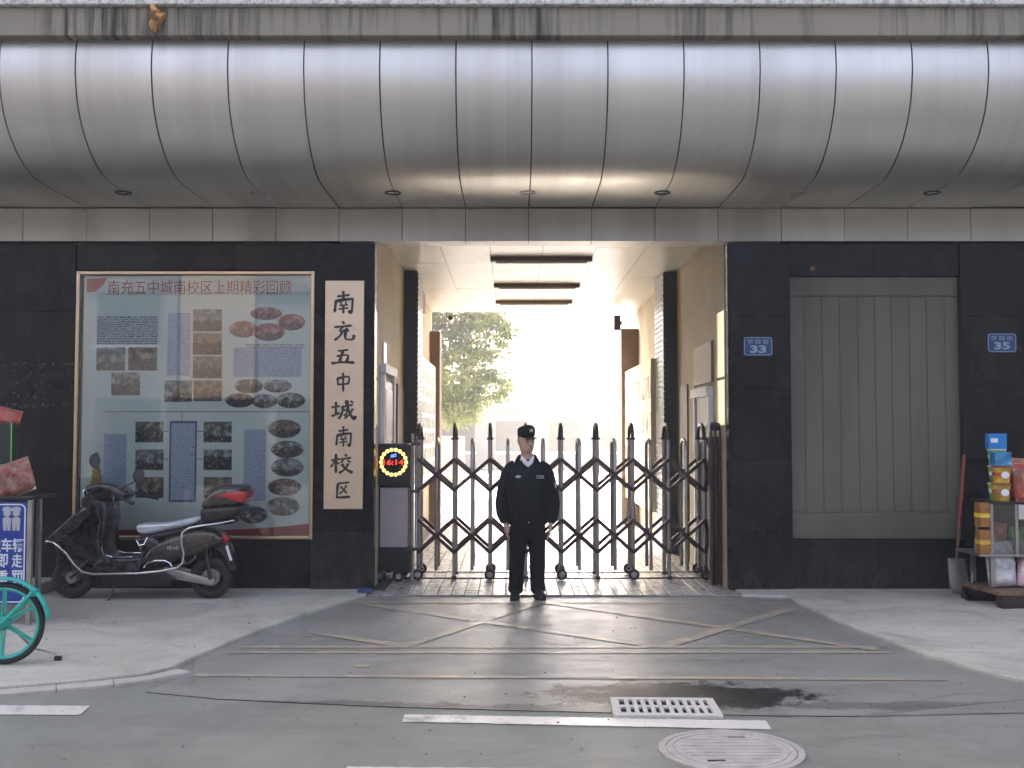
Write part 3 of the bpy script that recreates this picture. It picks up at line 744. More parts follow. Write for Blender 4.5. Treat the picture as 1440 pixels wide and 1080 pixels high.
MB().prism_y([q(*p) for p in ((122,392),(150,391),(146,400),(135,410),(122,411))], BY-.0014, BY-.0002).build('red_flourish', redp, pan)
gold = simple('print_gold', (.55,.36,.06), .5)
for k in range(6):
    w = 11-1.5*k; MB().prism_y([q(136-w, 690-9*k), q(136+w, 690-9*k), q(136+w*.72, 683-9*k), q(136+w*.72, 681-9*k), q(136-w*.72, 681-9*k), q(136-w*.72, 683-9*k)], BY-.0014-.00005*k, BY-.0002).build('pagoda_tier', gold, pan)
def glass(name, tint=(.98,.99,.985)):
    m, nt, bs = new_mat(name); nt.nodes.remove(bs)
    tr = N(nt, 'ShaderNodeBsdfTransparent'); tr.inputs['Color'].default_value = c4(tint)
    gl = N(nt, 'ShaderNodeBsdfGlossy'); gl.inputs['Roughness'].default_value = .015
    fz = N(nt, 'ShaderNodeFresnel', IOR=1.5); mx = nt.nodes.new('ShaderNodeMixShader')
    nt.links.new(maprange(nt, fz.outputs[0], 0, 1, .03, 1), mx.inputs['Fac']); nt.links.new(tr.outputs[0], mx.inputs[1]); nt.links.new(gl.outputs[0], mx.inputs[2])
    nt.links.new(mx.outputs[0], nt.nodes['Material Output'].inputs['Surface']); return m
M['glass'] = glass('window_glass')
MB().box(ox0+fr+.001, ox1-fr-.001, BY-.026, BY-.022, oz0+fr+.001, oz1-fr-.001).build('glass_pane', M['glass'], nb)

# vertical school name plate
M['plate'] = streaked('brushed_name_plate', (.68,.55,.40), (.44,.34,.26), .32, .75, amount=.35, zs=2.0, xs=1.0, brush=.06)
SY = FY-.03
np_ = empty('name_plate', (-1.73, FY, .85), 0, 'tall brushed metal school name plate with black brush characters on pillar', 'sign', world_coords=True)
a, b = at(457.5, 394.5, SY), at(510, 716, SY)
plate = MB().box(a.x, b.x, SY, FY+.002, b.z, a.z).build('plate', M['plate'], np_, bevel=.004)
GL = {
 '南': [([(2.2,2.5),(7.8,1.8)],.75),([(4.9,0),(5.0,3.8)],.9),([(1.8,4.0),(1.2,9.5)],.95),([(1.6,4.5),(8.4,3.6),(9.0,4.3),(8.5,9.4),(7.2,8.6)],.85),([(3.6,4.9),(4.3,5.9)],.6),([(6.4,4.8),(5.8,5.7)],.6),([(3.3,6.5),(7.0,6.1)],.6),([(2.9,8.0),(7.3,7.5)],.6),([(5.0,6.0),(5.0,10)],.75)],
 '充': [([(4.3,0),(5.3,1.4)],.9),([(.6,3.0),(8.8,2.1)],.85),([(4.9,2.4),(3.2,4.9),(6.8,4.3)],.7),([(6.0,3.3),(7.3,5.2)],.75),([(4.3,5.2),(3.4,7.4),(.8,9.9)],.85),([(5.9,4.9),(5.7,8.4),(6.6,9.4),(9.2,9.2),(9.5,6.9)],.85)],
 '五': [([(2.8,1.2),(7.2,.4)],.95),([(5.0,.9),(3.4,8.6)],1.0),([(2.2,4.6),(6.9,3.9),(6.4,8.4)],.9),([(0,9.2),(4,8.4),(10,8.6)],1.2)],
 '中': [([(1.4,2.8),(2.2,6.8)],1.0),([(1.5,3.1),(8.4,2.2),(7.9,6.3)],.9),([(2.4,6.3),(7.9,5.8)],.75),([(5,0),(5.1,10)],1.05)],
 '城': [([(0,3.8),(3.6,3.1)],.75),([(1.9,1.0),(1.9,7.2)],.8),([(0,8.0),(3.8,6.4)],.8),([(4.1,3.6),(9.0,2.5)],.75),([(4.7,3.2),(4.4,6.8),(3.0,9.4)],.75),([(4.7,5.3),(6.3,5.0),(6.0,7.6),(5.2,7.1)],.6),([(6.2,.2),(7.2,5.6),(9.2,9.4),(9.9,7.8)],.95),([(8.9,4.3),(7.6,7.0),(5.4,9.2)],.65),([(7.9,.5),(9.0,1.7)],.75)],
 '校': [([(.2,3.4),(4.2,2.6)],.8),([(2.4,0),(2.4,9.8)],.95),([(2.3,3.2),(0,6.9)],.75),([(2.6,4.0),(3.9,5.3)],.7),([(6.5,.2),(7.3,1.5)],.8),([(4.3,2.8),(9.4,2.0)],.75),([(5.8,3.2),(4.6,4.7)],.7),([(7.6,3.2),(9.0,4.5)],.75),([(8.0,4.8),(6.6,7.6),(3.7,9.8)],.8),([(5.0,5.2),(7.0,7.8),(10,9.6)],1.0)],
 '区': [([(1.4,1.3),(8.8,.5)],.85),([(7.0,2.3),(5.4,5.0),(3.0,7.3)],.8),([(3.5,3.0),(7.4,7.0)],.85),([(1.8,1.3),(1.3,8.4),(2.0,9.4),(9.4,9.0)],1.0)],
}
M['ink'] = simple('black_sign_paint', (.02,.018,.016), .4, var=.3)
def brush(mb, pts, w, sx, sz, ox, oz, y):
    P = [Vector(p) for p in pts]; out = []
    for i in range(len(P)-1):
        for k in range(6):
            t = k/6; p0, p1, p2, p3 = P[max(i-1,0)], P[i], P[i+1], P[min(i+2,len(P)-1)]
            out.append(.5*((2*p1)+(p2-p0)*t+(2*p0-5*p1+4*p2-p3)*t*t+(3*p1-p0-3*p2+p3)*t**3) if len(P) > 2 else p1.lerp(p2, t))
    out.append(P[-1]); L, Rr = [], []
    for i, p in enumerate(out):
        u = i/(len(out)-1); t = (out[min(i+1,len(out)-1)]-out[max(i-1,0)]).normalized(); n = Vector((-t.y, t.x))
        ww = w/2*(.95+.35*math.exp(-((u-.06)/.12)**2)+.25*math.exp(-((u-.9)/.14)**2)-.18*math.sin(math.pi*u)) * (.55 if i in (0,) else (.4 if i == len(out)-1 else 1))
        L.append(p+n*ww); Rr.append(p-n*ww)
    vs = []; n = len(L)
    for yy in (y, SY+.0005):
        for p in L+Rr: vs.append((ox+p.x*sx, yy, oz-p.y*sz))
    fs = []
    for i in range(n-1):
        fs += [(i, i+1, n+i+1, n+i), (i, 2*n+i, 2*n+i+1, i+1), (n+i, n+i+1, 3*n+i+1, 3*n+i)]
    fs += [(0, n, 3*n, 2*n), (n-1, 3*n-1, 4*n-1, 2*n-1)]
    mb.add(vs, fs)
for ch, bx in (('南',(467,409,499,441)),('充',(468,452,499,479)),('五',(466,491,499,513)),('中',(471,524,494,551)),('城',(466,562,500,591)),('南',(470,599,496,628)),('校',(465,638,496,666)),('区',(471,677,494,701))):
    A, C = at(bx[0], bx[1], SY), at(bx[2], bx[3], SY); mb = MB()
    for i, (pts, w) in enumerate(GL[ch]): brush(mb, pts, w*1.5, (C.x-A.x)/10, (A.z-C.z)/10, A.x, A.z, SY-.003-.00025*i)
    mb.build('brush_character', M['ink'], plate)

# blue house number plates
M['signblue'] = simple('enamel_blue', (.005,.05,.17), .35, var=.1)
M['signwhite'] = simple('enamel_white', (.36,.42,.46), .4, var=.05)
def rrect(w, h, r, n=5):
    P = []
    for cx_, cz, a0 in ((w/2-r, h/2-r, 0), (-w/2+r, h/2-r, 90), (-w/2+r, -h/2+r, 180), (w/2-r, -h/2+r, 270)):
        for k in range(n+1): a = R(a0+90*k/n); P.append((cx_+r*math.cos(a), cz+r*math.sin(a)))
    return P
def number_plate(cx_, cy_, num, label):
    p = at(cx_, cy_, FY-.01); t = empty('house_number_plate', (p.x, FY-.012, p.z), 0, label, 'sign', 'blue house number plates')
    MB().prism_y(rrect(.305, .20, .03), 0, .013).build('plate', M['signblue'], t, bevel=.002)
    o, i = rrect(.288, .184, .026), rrect(.276, .172, .02); n = len(o); mb = MB()
    for k in range(n):
        k2 = (k+1) % n; mb.add([(o[k][0],-.0012,o[k][1]),(o[k2][0],-.0012,o[k2][1]),(i[k2][0],-.0012,i[k2][1]),(i[k][0],-.0012,i[k][1])], [(0,1,2,3)])
    mb.build('border_line', M['signwhite'], t)
    text_obj('street_name', '学 院 街', .05, (0, -.001, .047), M['signwhite'], t, fit=(.22, .048))
    text_obj('house_number', num, .1, (0, -.001, -.03), M['signwhite'], t, bold=.0035, fit=(.165, .078))
number_plate(1066, 487, '33', 'blue street number plate reading 33 on pillar beside the gate')
number_plate(1409, 482, '35', 'blue street number plate reading 35 above the snack stall')

# passage notice boards
wb = empty('photo_wall_board', (-1.36, 16.8, .9), 0, 'white honour board with rows of portrait photos on passage wall', 'notice board', world_coords=True)
MB().box(-1.45, -1.345, 15.2, 18.75, .85, 2.78).build('board', simple('white_board', (.75,.75,.73), .4), wb)
for r_ in range(7):
    for c_ in range(9): MB().box(-1.3455, -1.341, 15.42+c_*.36, 15.42+c_*.36+.25, 2.42-r_*.24, 2.42-r_*.24+.17).build('portrait_photo', PH[(r_+c_) % 3], wb)
cb = empty('poem_board', (2.1, 17, .9), 0, 'cream calligraphy board with dark and red characters on passage wall', 'notice board', world_coords=True)
MB().box(1.995, 2.234, 15.3, 19.1, .5, 2.70).build('board', simple('cream_board', (.72,.62,.40), .5, var=.05), cb)
bp = printed('board_calligraphy', (.72,.62,.40), (.05,.035,.025), 1.9, 5.5, 2, .5)
for yc, w, mm in ((16.8, 3.0, bp), (18.68, .6, printed('board_calligraphy_red', (.72,.62,.40), (.40,.05,.035), 1.9, 5.5, 7, .48))):
    o = link('lettering_panel', MB().box(-w/2, w/2, 0, .003, -.95, .95).mesh('lettering_panel', mm), cb)
    o.location = (1.991-2.1, yc-17, 1.6-.9); o.rotation_euler = (0, 0, -math.pi/2); o.matrix_parent_inverse = Matrix()
adp = empty('hanging_banner', (2.2, 12.4, 2.2), 0, 'flat brownish notice panel above the passage side door', 'sign', world_coords=True)
MB().box(2.205, 2.234, 11.8, 12.95, 2.20, 2.66).build('panel', simple('dusty_brown_panel', (.24,.165,.11), .5), adp, bevel=.004)

# security camera at the passage end
cc = at(634, 450, 18.9)
cv = empty('security_camera', (-1.27, 18.9, cc.z), 0, 'small bullet security camera on bracket at the passage end', 'camera', world_coords=True)
MB().tube([(-1.275,18.9,cc.z-.05),(cc.x-.06,18.9,cc.z-.06),(cc.x,18.9,cc.z-.02)], .012, 8, side=(0,1,0)).build('bracket', M['gate_post'], cv)
MB().lathe([(.0,-.13),(.045,-.13),(.05,-.1),(.05,.13),(.04,.14),(.03,.12),(.0,.12)], (cc.x, 18.9, cc.z+.02), 16, 'y').build('housing', M['gate_post'], cv, smooth=True)
MB().lathe([(.0,.115),(.028,.115),(.028,.122),(.0,.122)], (cc.x, 18.899, cc.z+.02), 14, 'y').build('lens', M['blackplastic'], cv)
wc = at(867, 455, 18.78)
cv = empty('wall_speaker', (wc.x, 18.8, wc.z), 0, 'small dark wall fitting high on the passage end pier', 'speaker', world_coords=True)
MB().box(wc.x-.06, wc.x+.06, 18.6, 18.8, wc.z-.13, wc.z+.13).build('housing', M['gate_bar'], cv, bevel=.01)
MB().box(wc.x-.06+.12, 1.94, 18.68, 18.72, wc.z-.03, wc.z+.03).build('bracket', M['gate_bar'], cv)
# ================================================================ ELECTRIC RETRACTABLE GATE
GF, GB = 11.86, 12.24                                  # front and rear leg planes
gate = empty('folding_gate', (.4, 12.05, 0), 0, 'stainless scissor folding gate on wheels closed across the passage', 'gate', world_coords=True)
gx0, gp = (589-720)/FPX*GF, .3958
def upath(x, zb, zt, rise):
    P = [(x, GF, zb), (x, GF, zt-rise)]
    for k in range(1, 10):
        a = math.pi*k/10; P.append((x, (GF+GB)/2-(GB-GF)/2*math.cos(a), zt-rise+rise*math.sin(a)))
    return P+[(x, GB, zt-rise), (x, GB, zb)]
def wheel_pair(x, parent):
    for y, s in ((GF-.075, -1), (GB+.075, 1)):
        w = MB().lathe([(.0,-.016),(.046,-.016),(.058,-.014),(.06,-.008),(.06,.008),(.058,.014),(.046,.016),(.0,.016)], (x, y, .062+.022), 20, 'y').build('wheel', M['rubber'], parent, smooth=True)
        MB().lathe([(.0,.021),(.012,.021),(.034,.019),(.038,.012),(.038,-.012),(.034,-.019),(.012,-.021),(.0,-.021)], (x, y, .084), 14, 'y').build('hub', M['steel'], w, smooth=True)
        MB().bar((x, y-s*.02, .084), (x, GF if s < 0 else GB, .18), .028, .03).build('fork', M['gate_bar'], parent)
for i in range(10):
    x = gx0+i*gp if i < 9 else gx0+8.19*gp
    whl = i % 2 == 0
    zb = .10 if whl else .045
    p = MB().loft(upath(x, zb, 1.60, .02)[:2], [.021,.021], 10).loft([(x,GB,zb),(x,GB,1.58)], [.021,.021], 10).build('tall_post', M['gate_post'], gate, smooth=True)
    MB().tube([q_ for q_ in upath(x, 1.572, 1.735, .15)], .0195, 8).build('post_cap', M['blackplastic'], p, smooth=True)
    for y in (GF, GB):
        MB().lathe([(.022,-.012),(.036,-.012),(.036,.012),(.022,.012)], (x, y, 1.572), 14).build('collar', M['blackplastic'], p)
        for zz in (1.345, 1.0, .675, .32):
            MB().lathe([(.0,-.03),(.013,-.03),(.013,.03),(.0,.03)], (x, y, zz), 10, 'y').build('pivot_bolt', M['gate_bar'], p)
    if whl: wheel_pair(x, gate)
    else:
        for y in (GF, GB): MB().box(x-.03, x+.03, y-.04, y+.04, .03, .06).build('post_foot', M['gate_bar'], p, bevel=.004)
    if i < 9:
        xs_ = x+gp/2 if i < 8 else x+gp*.1
        MB().tube(upath(xs_, .12, 1.565, .10), .019, 8).build('short_post', M['gate_post'], gate, smooth=True)
    if i < 9:
        x2 = gx0+(i+1)*gp if i < 8 else gx0+8.19*gp
        for y, s in ((GF-.03, -1), (GB+.03, 1)):
            for za, zb_ in ((1.345, 1.0), (.675, .32)):
                for k, (p0, p1) in enumerate((((x, za), (x2, zb_)), ((x, zb_), (x2, za)))):
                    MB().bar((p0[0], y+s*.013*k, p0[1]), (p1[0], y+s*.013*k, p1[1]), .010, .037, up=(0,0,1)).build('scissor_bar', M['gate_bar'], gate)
# receiving frame by the right pillar
rf = empty('gate_receiver_frame', (2.18, 11.9, 0), 0, 'slim metal receiver frame with rungs between gate and right pillar', 'gate post', world_coords=True)
for x in (2.12, 2.165, 2.21): MB().box(x-.013, x+.013, 11.36, 11.39, .022, 1.66).build('upright', M['gate_bar'], rf, bevel=.004)
for k in range(9): MB().box(2.134, 2.196, 11.366, 11.384, .12+.17*k, .15+.17*k).build('rung', M['gate_bar'], rf)
MB().box(2.10, 2.225, 11.40, 11.42, .03, 1.60).build('backing_plate', M['blackplastic'], rf)
MB().lathe([(.05,0),(.06,.02),(.05,.08),(.0,.10)], (2.165,11.375,1.661), 14).build('cap', M['blackplastic'], rf, smooth=True)
# ground rails
for yy in (11.93, 12.45):
    o = MB().box(-1.9 if yy < 12 else -1.43, 2.22, yy-.018, yy+.018, .018, .034).build('gate_rail', M['gate_bar'] if yy < 12 else M['steel'], None)
    tag(o, 'dark ground rail under the folding gate wheels' if yy < 12 else 'bright ground rail behind the folding gate', 'rail')

# drive cabinet with clock
def cp(px, py, Y=11.72): return at(px, py, Y)
CY = 11.66
cab = empty('gate_drive_cabinet', (-1.30, 11.9, 0), 0, 'black gate drive cabinet with round lit clock display beside pillar', 'cabinet', world_coords=True)
a, b = at(527, 684, CY), at(578.5, 772, CY)
MB().box(a.x+.012, b.x-.01, CY+.02, 12.28, b.z, a.z+.01).build('body', M['blackpaint'], cab, bevel=.01)
c, d = at(534.5, 686, CY), at(573, 770, CY)
MB().box(c.x, d.x, CY+.004, CY+.0195, d.z, c.z).build('front_panel', simple('pale_lilac_panel', (.42,.37,.38), .4, var=.08), cab, bevel=.004)
MB().box(d.x+.012, d.x+.02, CY+.006, CY+.0195, d.z, c.z).build('trim_strip', M['steel'], cab)
hd = MB().box(at(525,0,CY).x+.012, at(580,0,CY).x, CY-.05, 12.30, at(0,682,CY).z, at(0,624,CY).z).build('display_head', M['blackplastic'], cab, bevel=.02)
dc = at(553.5, 650, CY-.05); s_ = (CY-.05)/FPX
MB().lathe([(.0,.0),(16.2*s_,.0),(16.2*s_,.003),(.0,.003)], (dc.x, CY-.051, dc.z), 32, 'y').build('display_face', simple('display_black', (.005,.004,.006), .2), hd)
amber = emit('amber_led', (1.0,.62,.16), .32); redled = emit('red_led', (1.0,.04,.02), .28); blueled = emit('blue_led', (.08,.18,1.0), .28)
lme = MB().lathe([(.0,.008),(2.3*s_,.006),(2.9*s_,.0)], (0,0,0), 10, 'y').mesh('led', amber, smooth=True)
for k in range(18):
    a_ = 2*math.pi*k/18; o = link('led', lme, hd); o.location = (dc.x+17.4*s_*math.cos(a_), CY-.0505, dc.z+17.4*s_*math.sin(a_))
text_obj('clock_digits', '16:14', .1, (dc.x, CY-.0555, dc.z), redled, hd, bold=.001, fit=(28*s_, 7.5*s_))
mb = MB()
for (x1_, z1_, x2_, z2_) in ((-4,9.5,4,11.5),(4,11.5,-4,7.0),(-4,7.0,4,8.5)): mb.bar((dc.x+x1_*s_, CY-.0555, dc.z+z1_*s_), (dc.x+x2_*s_, CY-.0555, dc.z+z2_*s_), .002, 1.5*s_)
mb.build('maker_emblem', blueled, hd)
a, b = at(525.5, 771, CY), at(578.5, 803, CY)
bs_ = MB().box(a.x+.01, b.x, CY-.03, 12.30, b.z+.001, a.z-.002).build('base', M['blackplastic'], cab, bevel=.012)
for px in (538, 564):
    x = at(px, 0, CY).x
    for y in (CY-.01, 12.26):
        w = MB().lathe([(.0,-.018),(.05,-.018),(.062,-.012),(.062,.012),(.05,.018),(.0,.018)], (x, y, .085), 20, 'y').build('wheel', M['rubber'], cab, smooth=True)
        MB().lathe([(.0,.022),(.03,.020),(.034,.0),(.03,-.020),(.0,-.022)], (x, y, .085), 12, 'y').build('hub', M['steel'], w, smooth=True)
x = at(551, 0, CY).x; MB().box(x-.035, x+.035, CY-.02, CY+.05, .06, .12).build('motor_clutch', M['steel'], cab, bevel=.006)
# slim silver guide post and ribbed conduit between cabinet and gate
gpst = empty('gate_guide_post', (-1.06, 11.8, 0), 0, 'slim silver guide post with ribbed conduit beside drive cabinet', 'post', world_coords=True)
x = at(583, 0, 11.75).x
MB().box(x-.016, x+.016, 11.735, 11.765, .0225, 1.63).build('post', M['gate_post'], gpst, bevel=.004)
for zz in (.35, .98, 1.5): MB().box(x-.02, x+.085, 11.73, 11.77, zz, zz+.03).build('bracket', M['gate_bar'], gpst)
pts = []; rr = []
for k in range(120): pts.append((x+.040, 11.745, .35+k*.0105)); rr.append(.013 if k % 2 else .018)
MB().loft(pts, rr, 8).build('ribbed_conduit', M['steel'], gpst)

# ================================================================ GUARD
GPOS = Vector((at(742, 838, 10.66).x, 10.66, AZ*.0+.006))
man = empty('person', GPOS, R(4), 'security guard in dark jacket and cap standing before the folding gate', 'person')
M['skin'] = simple('skin', (.50,.31,.22), .5, var=.08, scale=20)
M['jacket'] = simple('navy_jacket_cloth', (.006,.0075,.009), .62, var=.25, scale=14, bmp=.35, bscale=26, spec=.2)
M['trouser'] = simple('black_trouser_cloth', (.006,.006,.007), .75, var=.25, scale=14, bmp=.3, bscale=20, spec=.2)
M['shirt'] = simple('pale_shirt', (.66,.64,.68), .7)
M['shoe'] = simple('black_leather', (.012,.011,.011), .35, var=.3)
M['badge'] = simple('silver_thread', (.42,.43,.45), .5)
def remesh(o, vox, sm=6, f=.5):
    r = o.modifiers.new('remesh', 'REMESH'); r.mode = 'VOXEL'; r.voxel_size = vox; r.use_smooth_shade = True
    s = o.modifiers.new('smooth', 'SMOOTH'); s.iterations = sm; s.factor = f
    return o
HX, HY, HZ = -.013, -.02, 1.545           # head centre
yaw = R(22)
def hrot(p):                              # head space (x right, y back, z up) -> local
    x, y, z = p; return (HX+x*math.cos(yaw)-y*math.sin(yaw), HY+x*math.sin(yaw)+y*math.cos(yaw), HZ+z)
body = MB()
# head: rings from chin to crown
hr = [(-.122,-.035,.022,.022),(-.112,-.030,.042,.045),(-.095,-.022,.055,.062),(-.07,-.012,.064,.076),(-.035,-.004,.071,.088),(0,0,.075,.094),(.04,.002,.077,.097),(.08,.004,.073,.093),(.11,.006,.058,.075),(.13,.006,.030,.04)]
body.loft([hrot((0,y,z)) for z,y,rx,ry in hr], [(rx,ry) for z,y,rx,ry in hr], 18, side=(math.cos(yaw), math.sin(yaw), 0))
body.loft([hrot((0,-.088,.02)), hrot((0,-.100,-.012)), hrot((0,-.108,-.032)), hrot((0,-.088,-.046))], [(.011,.012),(.014,.015),(.021,.017),(.016,.010)], 8)
body.loft([hrot((-.04,-.082,.028)), hrot((0,-.094,.032)), hrot((.04,-.082,.028))], [.010,.011,.010], 8, side=(0,0,1))
body.loft([hrot((-.03,-.074,-.074)), hrot((0,-.086,-.072)), hrot((.03,-.074,-.074))], [.008,.011,.008], 8, side=(0,0,1))
for s in (-1, 1): body.loft([hrot((s*.074,.005,-.035)), hrot((s*.083,.012,-.01)), hrot((s*.086,.016,.018)), hrot((s*.076,.01,.03))], [(.008,.012),(.010,.02),(.010,.022),(.006,.010)], 8)
body.loft([(HX+.01,.015,1.30),(HX+.004,.008,1.38),(HX,.0,1.47)], [(.075,.065),(.056,.06),(.055,.06)], 14)
# torso, pelvis
body.loft([(0,0,.70),(0,0,.74),(0,0,.86),(0,-.005,1.0),(0,-.005,1.15),(0,0,1.27),(0,.01,1.335)], [(.10,.08),(.15,.105),(.16,.11),(.165,.115),(.175,.12),(.145,.09),(.075,.06)], 18)
arms = {}
for s in (-1, 1):
    S = [(s*.14,.01,1.285),(s*.195,.012,1.20),(s*.232,.015,1.02),(s*.242,.0,.93),(s*.238,-.025,.82),(s*.226,-.045,.735)]
    arms[s] = S
    body.loft(S, [.045,.046,.044,.042,.036,.028], 12)
    # palm, fingers, thumb: relaxed, fingertips down
    wx, wy, wz = S[-1]
    body.loft([(wx,wy,wz+.01),(wx-s*.004,wy-.012,wz-.035),(wx-s*.010,wy-.016,wz-.080)], [(.017,.026),(.017,.038),(.014,.038)], 12)
    for k, (ln_, oy) in enumerate(((.068,-.030),(.078,-.010),(.073,.010),(.058,.028))):
        bx, by, bz = wx-s*.010, wy-.016+oy, wz-.076
        body.loft([(bx,by,bz),(bx-s*.005,by-.002,bz-ln_*.45),(bx-s*.018,by-.003,bz-ln_*.8),(bx-s*.030,by-.003,bz-ln_)], [.0095,.009,.0082,.0068], 8)
    body.loft([(wx-s*.006,wy-.035,wz-.018),(wx-s*.016,wy-.060,wz-.045),(wx-s*.022,wy-.066,wz-.072),(wx-s*.026,wy-.066,wz-.090)], [.012,.011,.0095,.0075], 8)
legs = {-1: [(-.085,0,.70),(-.100,0,.50),(-.105,-.005,.40),(-.112,.01,.22),(-.118,.015,.08)], 1: [(.085,0,.70),(.092,0,.50),(.094,-.005,.40),(.098,.01,.22),(.100,.015,.08)]}
for s in (-1, 1): body.loft(legs[s], [(.085,.09),(.066,.07),(.056,.06),(.05,.055),(.04,.045)], 12)
bo = remesh(body.build('body', M['skin'], man, smooth=True), .0055, 3, .45)
# jacket
jk = MB()
jk.loft([(0,.0,.725),(0,-.002,.745),(0,-.006,.775),(0,-.008,.86),(0,-.008,1.0),(0,-.008,1.13),(0,-.002,1.24),(0,.004,1.300),(0,.012,1.330),(-.005,.02,1.345)],
        [(.192,.135),(.200,.145),(.203,.15),(.214,.160),(.215,.160),(.214,.154),(.202,.14),(.174,.115),(.120,.085),(.085,.065)], 26)
for s in (-1, 1):
    S = arms[s]
    jk.loft([(s*.12,.008,1.318),(s*.165,.01,1.285),(s*.204,.012,1.215),(s*.232,.014,1.11),(s*.251,.014,1.02),(s*.262,.0,.93),(s*.256,-.018,.84),(s*.235,-.035,.785),(s*.230,-.04,.762),(s*.228,-.043,.742)], [(.052,.06),(.062,.075),(.066,.082),(.065,.080),(.063,.076),(.062,.072),(.059,.066),(.055,.060),(.050,.052),(.045,.047)], 14)
    # wrinkles: slanted folds
    for k in range(5):
        z = 1.12-.075*k; jk.loft([(s*(.205+.01*k),-.045,z+.02),(s*(.235+.008*k),-.062,z),(s*(.285+.002*k),-.03,z-.02)], [.004,.010,.004], 6)
for k in range(7):
    x = -.15+.05*k; jk.loft([(x*1.0,-.135,.79),(x*.95+.012,-.150,.84),(x*.9,-.15,.91)], [.004,.009,.003], 6)
for (p0, p1, p2) in (((-.17,-.11,1.18),(-.10,-.150,1.10),(-.05,-.158,1.04)), ((.17,-.11,1.18),(.11,-.150,1.09),(.06,-.158,1.02)), ((-.18,-.10,1.02),(-.12,-.150,.96),(-.06,-.160,.93)), ((.18,-.10,1.0),(.12,-.150,.95),(.07,-.160,.93))):
    jk.loft([p0, p1, p2], [.004,.010,.003], 6)
jo = remesh(jk.build('jacket', M['jacket'], man, smooth=True), .0075, 4, .5)
# collar leaves, shirt, zip, badges
col = MB()
for s in (-1, 1):
    vs = [(-.005+s*.03,.075,1.425),(-.005+s*.080,.045,1.420),(-.005+s*.092,-.02,1.405),(-.005+s*.055,-.105,1.335),(-.005+s*.012,-.118,1.295),
          (-.005+s*.03,.095,1.37),(-.005+s*.105,.055,1.365),(-.005+s*.135,-.02,1.345),(-.005+s*.115,-.10,1.285),(-.005+s*.030,-.138,1.268)]
    col.add(vs, [(0,1,6,5),(1,2,7,6),(2,3,8,7),(3,4,9,8)])
co = col.build('collar', M['jacket'], jo, smooth=True, sharp=60); so = co.modifiers.new('solid', 'SOLIDIFY'); so.thickness = .008; so.offset = 0; sb = co.modifiers.new('sub', 'SUBSURF'); sb.levels = 1; sb.render_levels = 2
sh_ = MB().add([(-.060,-.05,1.392),(.050,-.05,1.392),(.048,-.098,1.345),(-.005,-.1215,1.285),(-.058,-.098,1.345),(-.005,-.103,1.345),(-.005,-.1165,1.312)], [(0,5,6,4),(5,1,2,6),(4,6,3),(6,2,3)]).build('shirt', M['shirt'], man)
so = sh_.modifiers.new('solid', 'SOLIDIFY'); so.thickness = .006
for s in (-1, 1):
    o = MB().add([(-.005+s*.062,-.035,1.415),(-.005+s*.066,-.055,1.378),(-.005+s*.038,-.109,1.325),(-.005+s*.006,-.098,1.352)], [(0,1,2,3)]).build('shirt_collar', M['shirt'], sh_); so = o.modifiers.new('solid', 'SOLIDIFY'); so.thickness = .005
MB().bar((-.005,-.161,.76), (-.005,-.150,1.28), .006, .010, up=(0,1,0)).build('placket', M['jacket'], jo)
MB().lathe([(.0,.005),(.006,.004),(.008,0)], (-.002,-.157,.755), 10, 'y').build('snap_button', M['chrome'], jo)
MB().lathe([(.0,.005),(.005,.004),(.006,0)], (-.005,-.150,1.262), 10, 'y').build('snap_button', M['blackplastic'], jo)
MB().prism_y([(.028*math.cos(k*math.pi/8), .013*math.sin(k*math.pi/8)) for k in range(16)], 0, .006).build('chest_emblem', M['badge'], jo).location = (-.106,-.163,1.203)
for k in range(3):
    mb = MB(); mb.box(-.011,.011,0,.005,-.014,-.009).box(-.011,.011,0,.005,.009,.014).box(-.011,-.006,0,.005,-.008,.008)
    if k: mb.box(.006,.011,0,.005,-.008,.008)
    mb.build('chest_patch', M['badge'], jo).location = (.085+.026*k,-.163,1.200)
MB().prism_y([(.020*math.cos(k*math.pi/8), .030*math.sin(k*math.pi/8)) for k in range(16)], 0, .006).build('sleeve_patch', M['badge'], jo).location = (.268,-.052,1.11)
for s in (-1, 1):
    MB().bar((s*.10,.0,1.343), (s*.178,.005,1.312), .05, .012).build('shoulder_strap', M['jacket'], jo, bevel=.003)
    for k in range(3): MB().bar((s*(.150+.011*k),.0,1.3275-.0045*k), (s*(.155+.011*k),.0,1.3255-.0045*k), .04, .014).build('strap_stripe', M['badge'], jo)
# trousers
tr = MB(); tr.loft([(0,0,.60),(0,0,.66),(0,0,.74),(0,0,.80)], [(.135,.10),(.172,.12),(.178,.125),(.175,.12)], 22)
for s in (-1, 1):
    L = legs[s]
    tr.loft([(s*.085,.0,.70),(L[1][0]*.97,.0,.60),(L[1][0],-.002,.50),(L[2][0],-.008,.40),(L[3][0]-.0,.0,.26),(L[3][0],.01,.15),(L[4][0],.006,.105),(L[4][0],.0,.075),(L[4][0],.004,.055)], [(.094,.10),(.092,.10),(.085,.093),(.078,.086),(.074,.08),(.075,.080),(.073,.082),(.076,.086),(.066,.078)], 16)
    for k in range(4): tr.loft([(L[3][0]-.05,-.05,.17-.03*k+.01),(L[3][0],-.078,.155-.03*k),(L[3][0]+.055,-.045,.175-.03*k)], [.004,.011,.004], 6)
    for k in range(3): tr.loft([(L[2][0]-.05,-.055,.44-.05*k),(L[2][0],-.085,.42-.05*k),(L[2][0]+.05,-.055,.45-.05*k)], [.003,.008,.003], 6)
remesh(tr.build('trousers', M['trouser'], man, smooth=True), .0085, 4, .5)
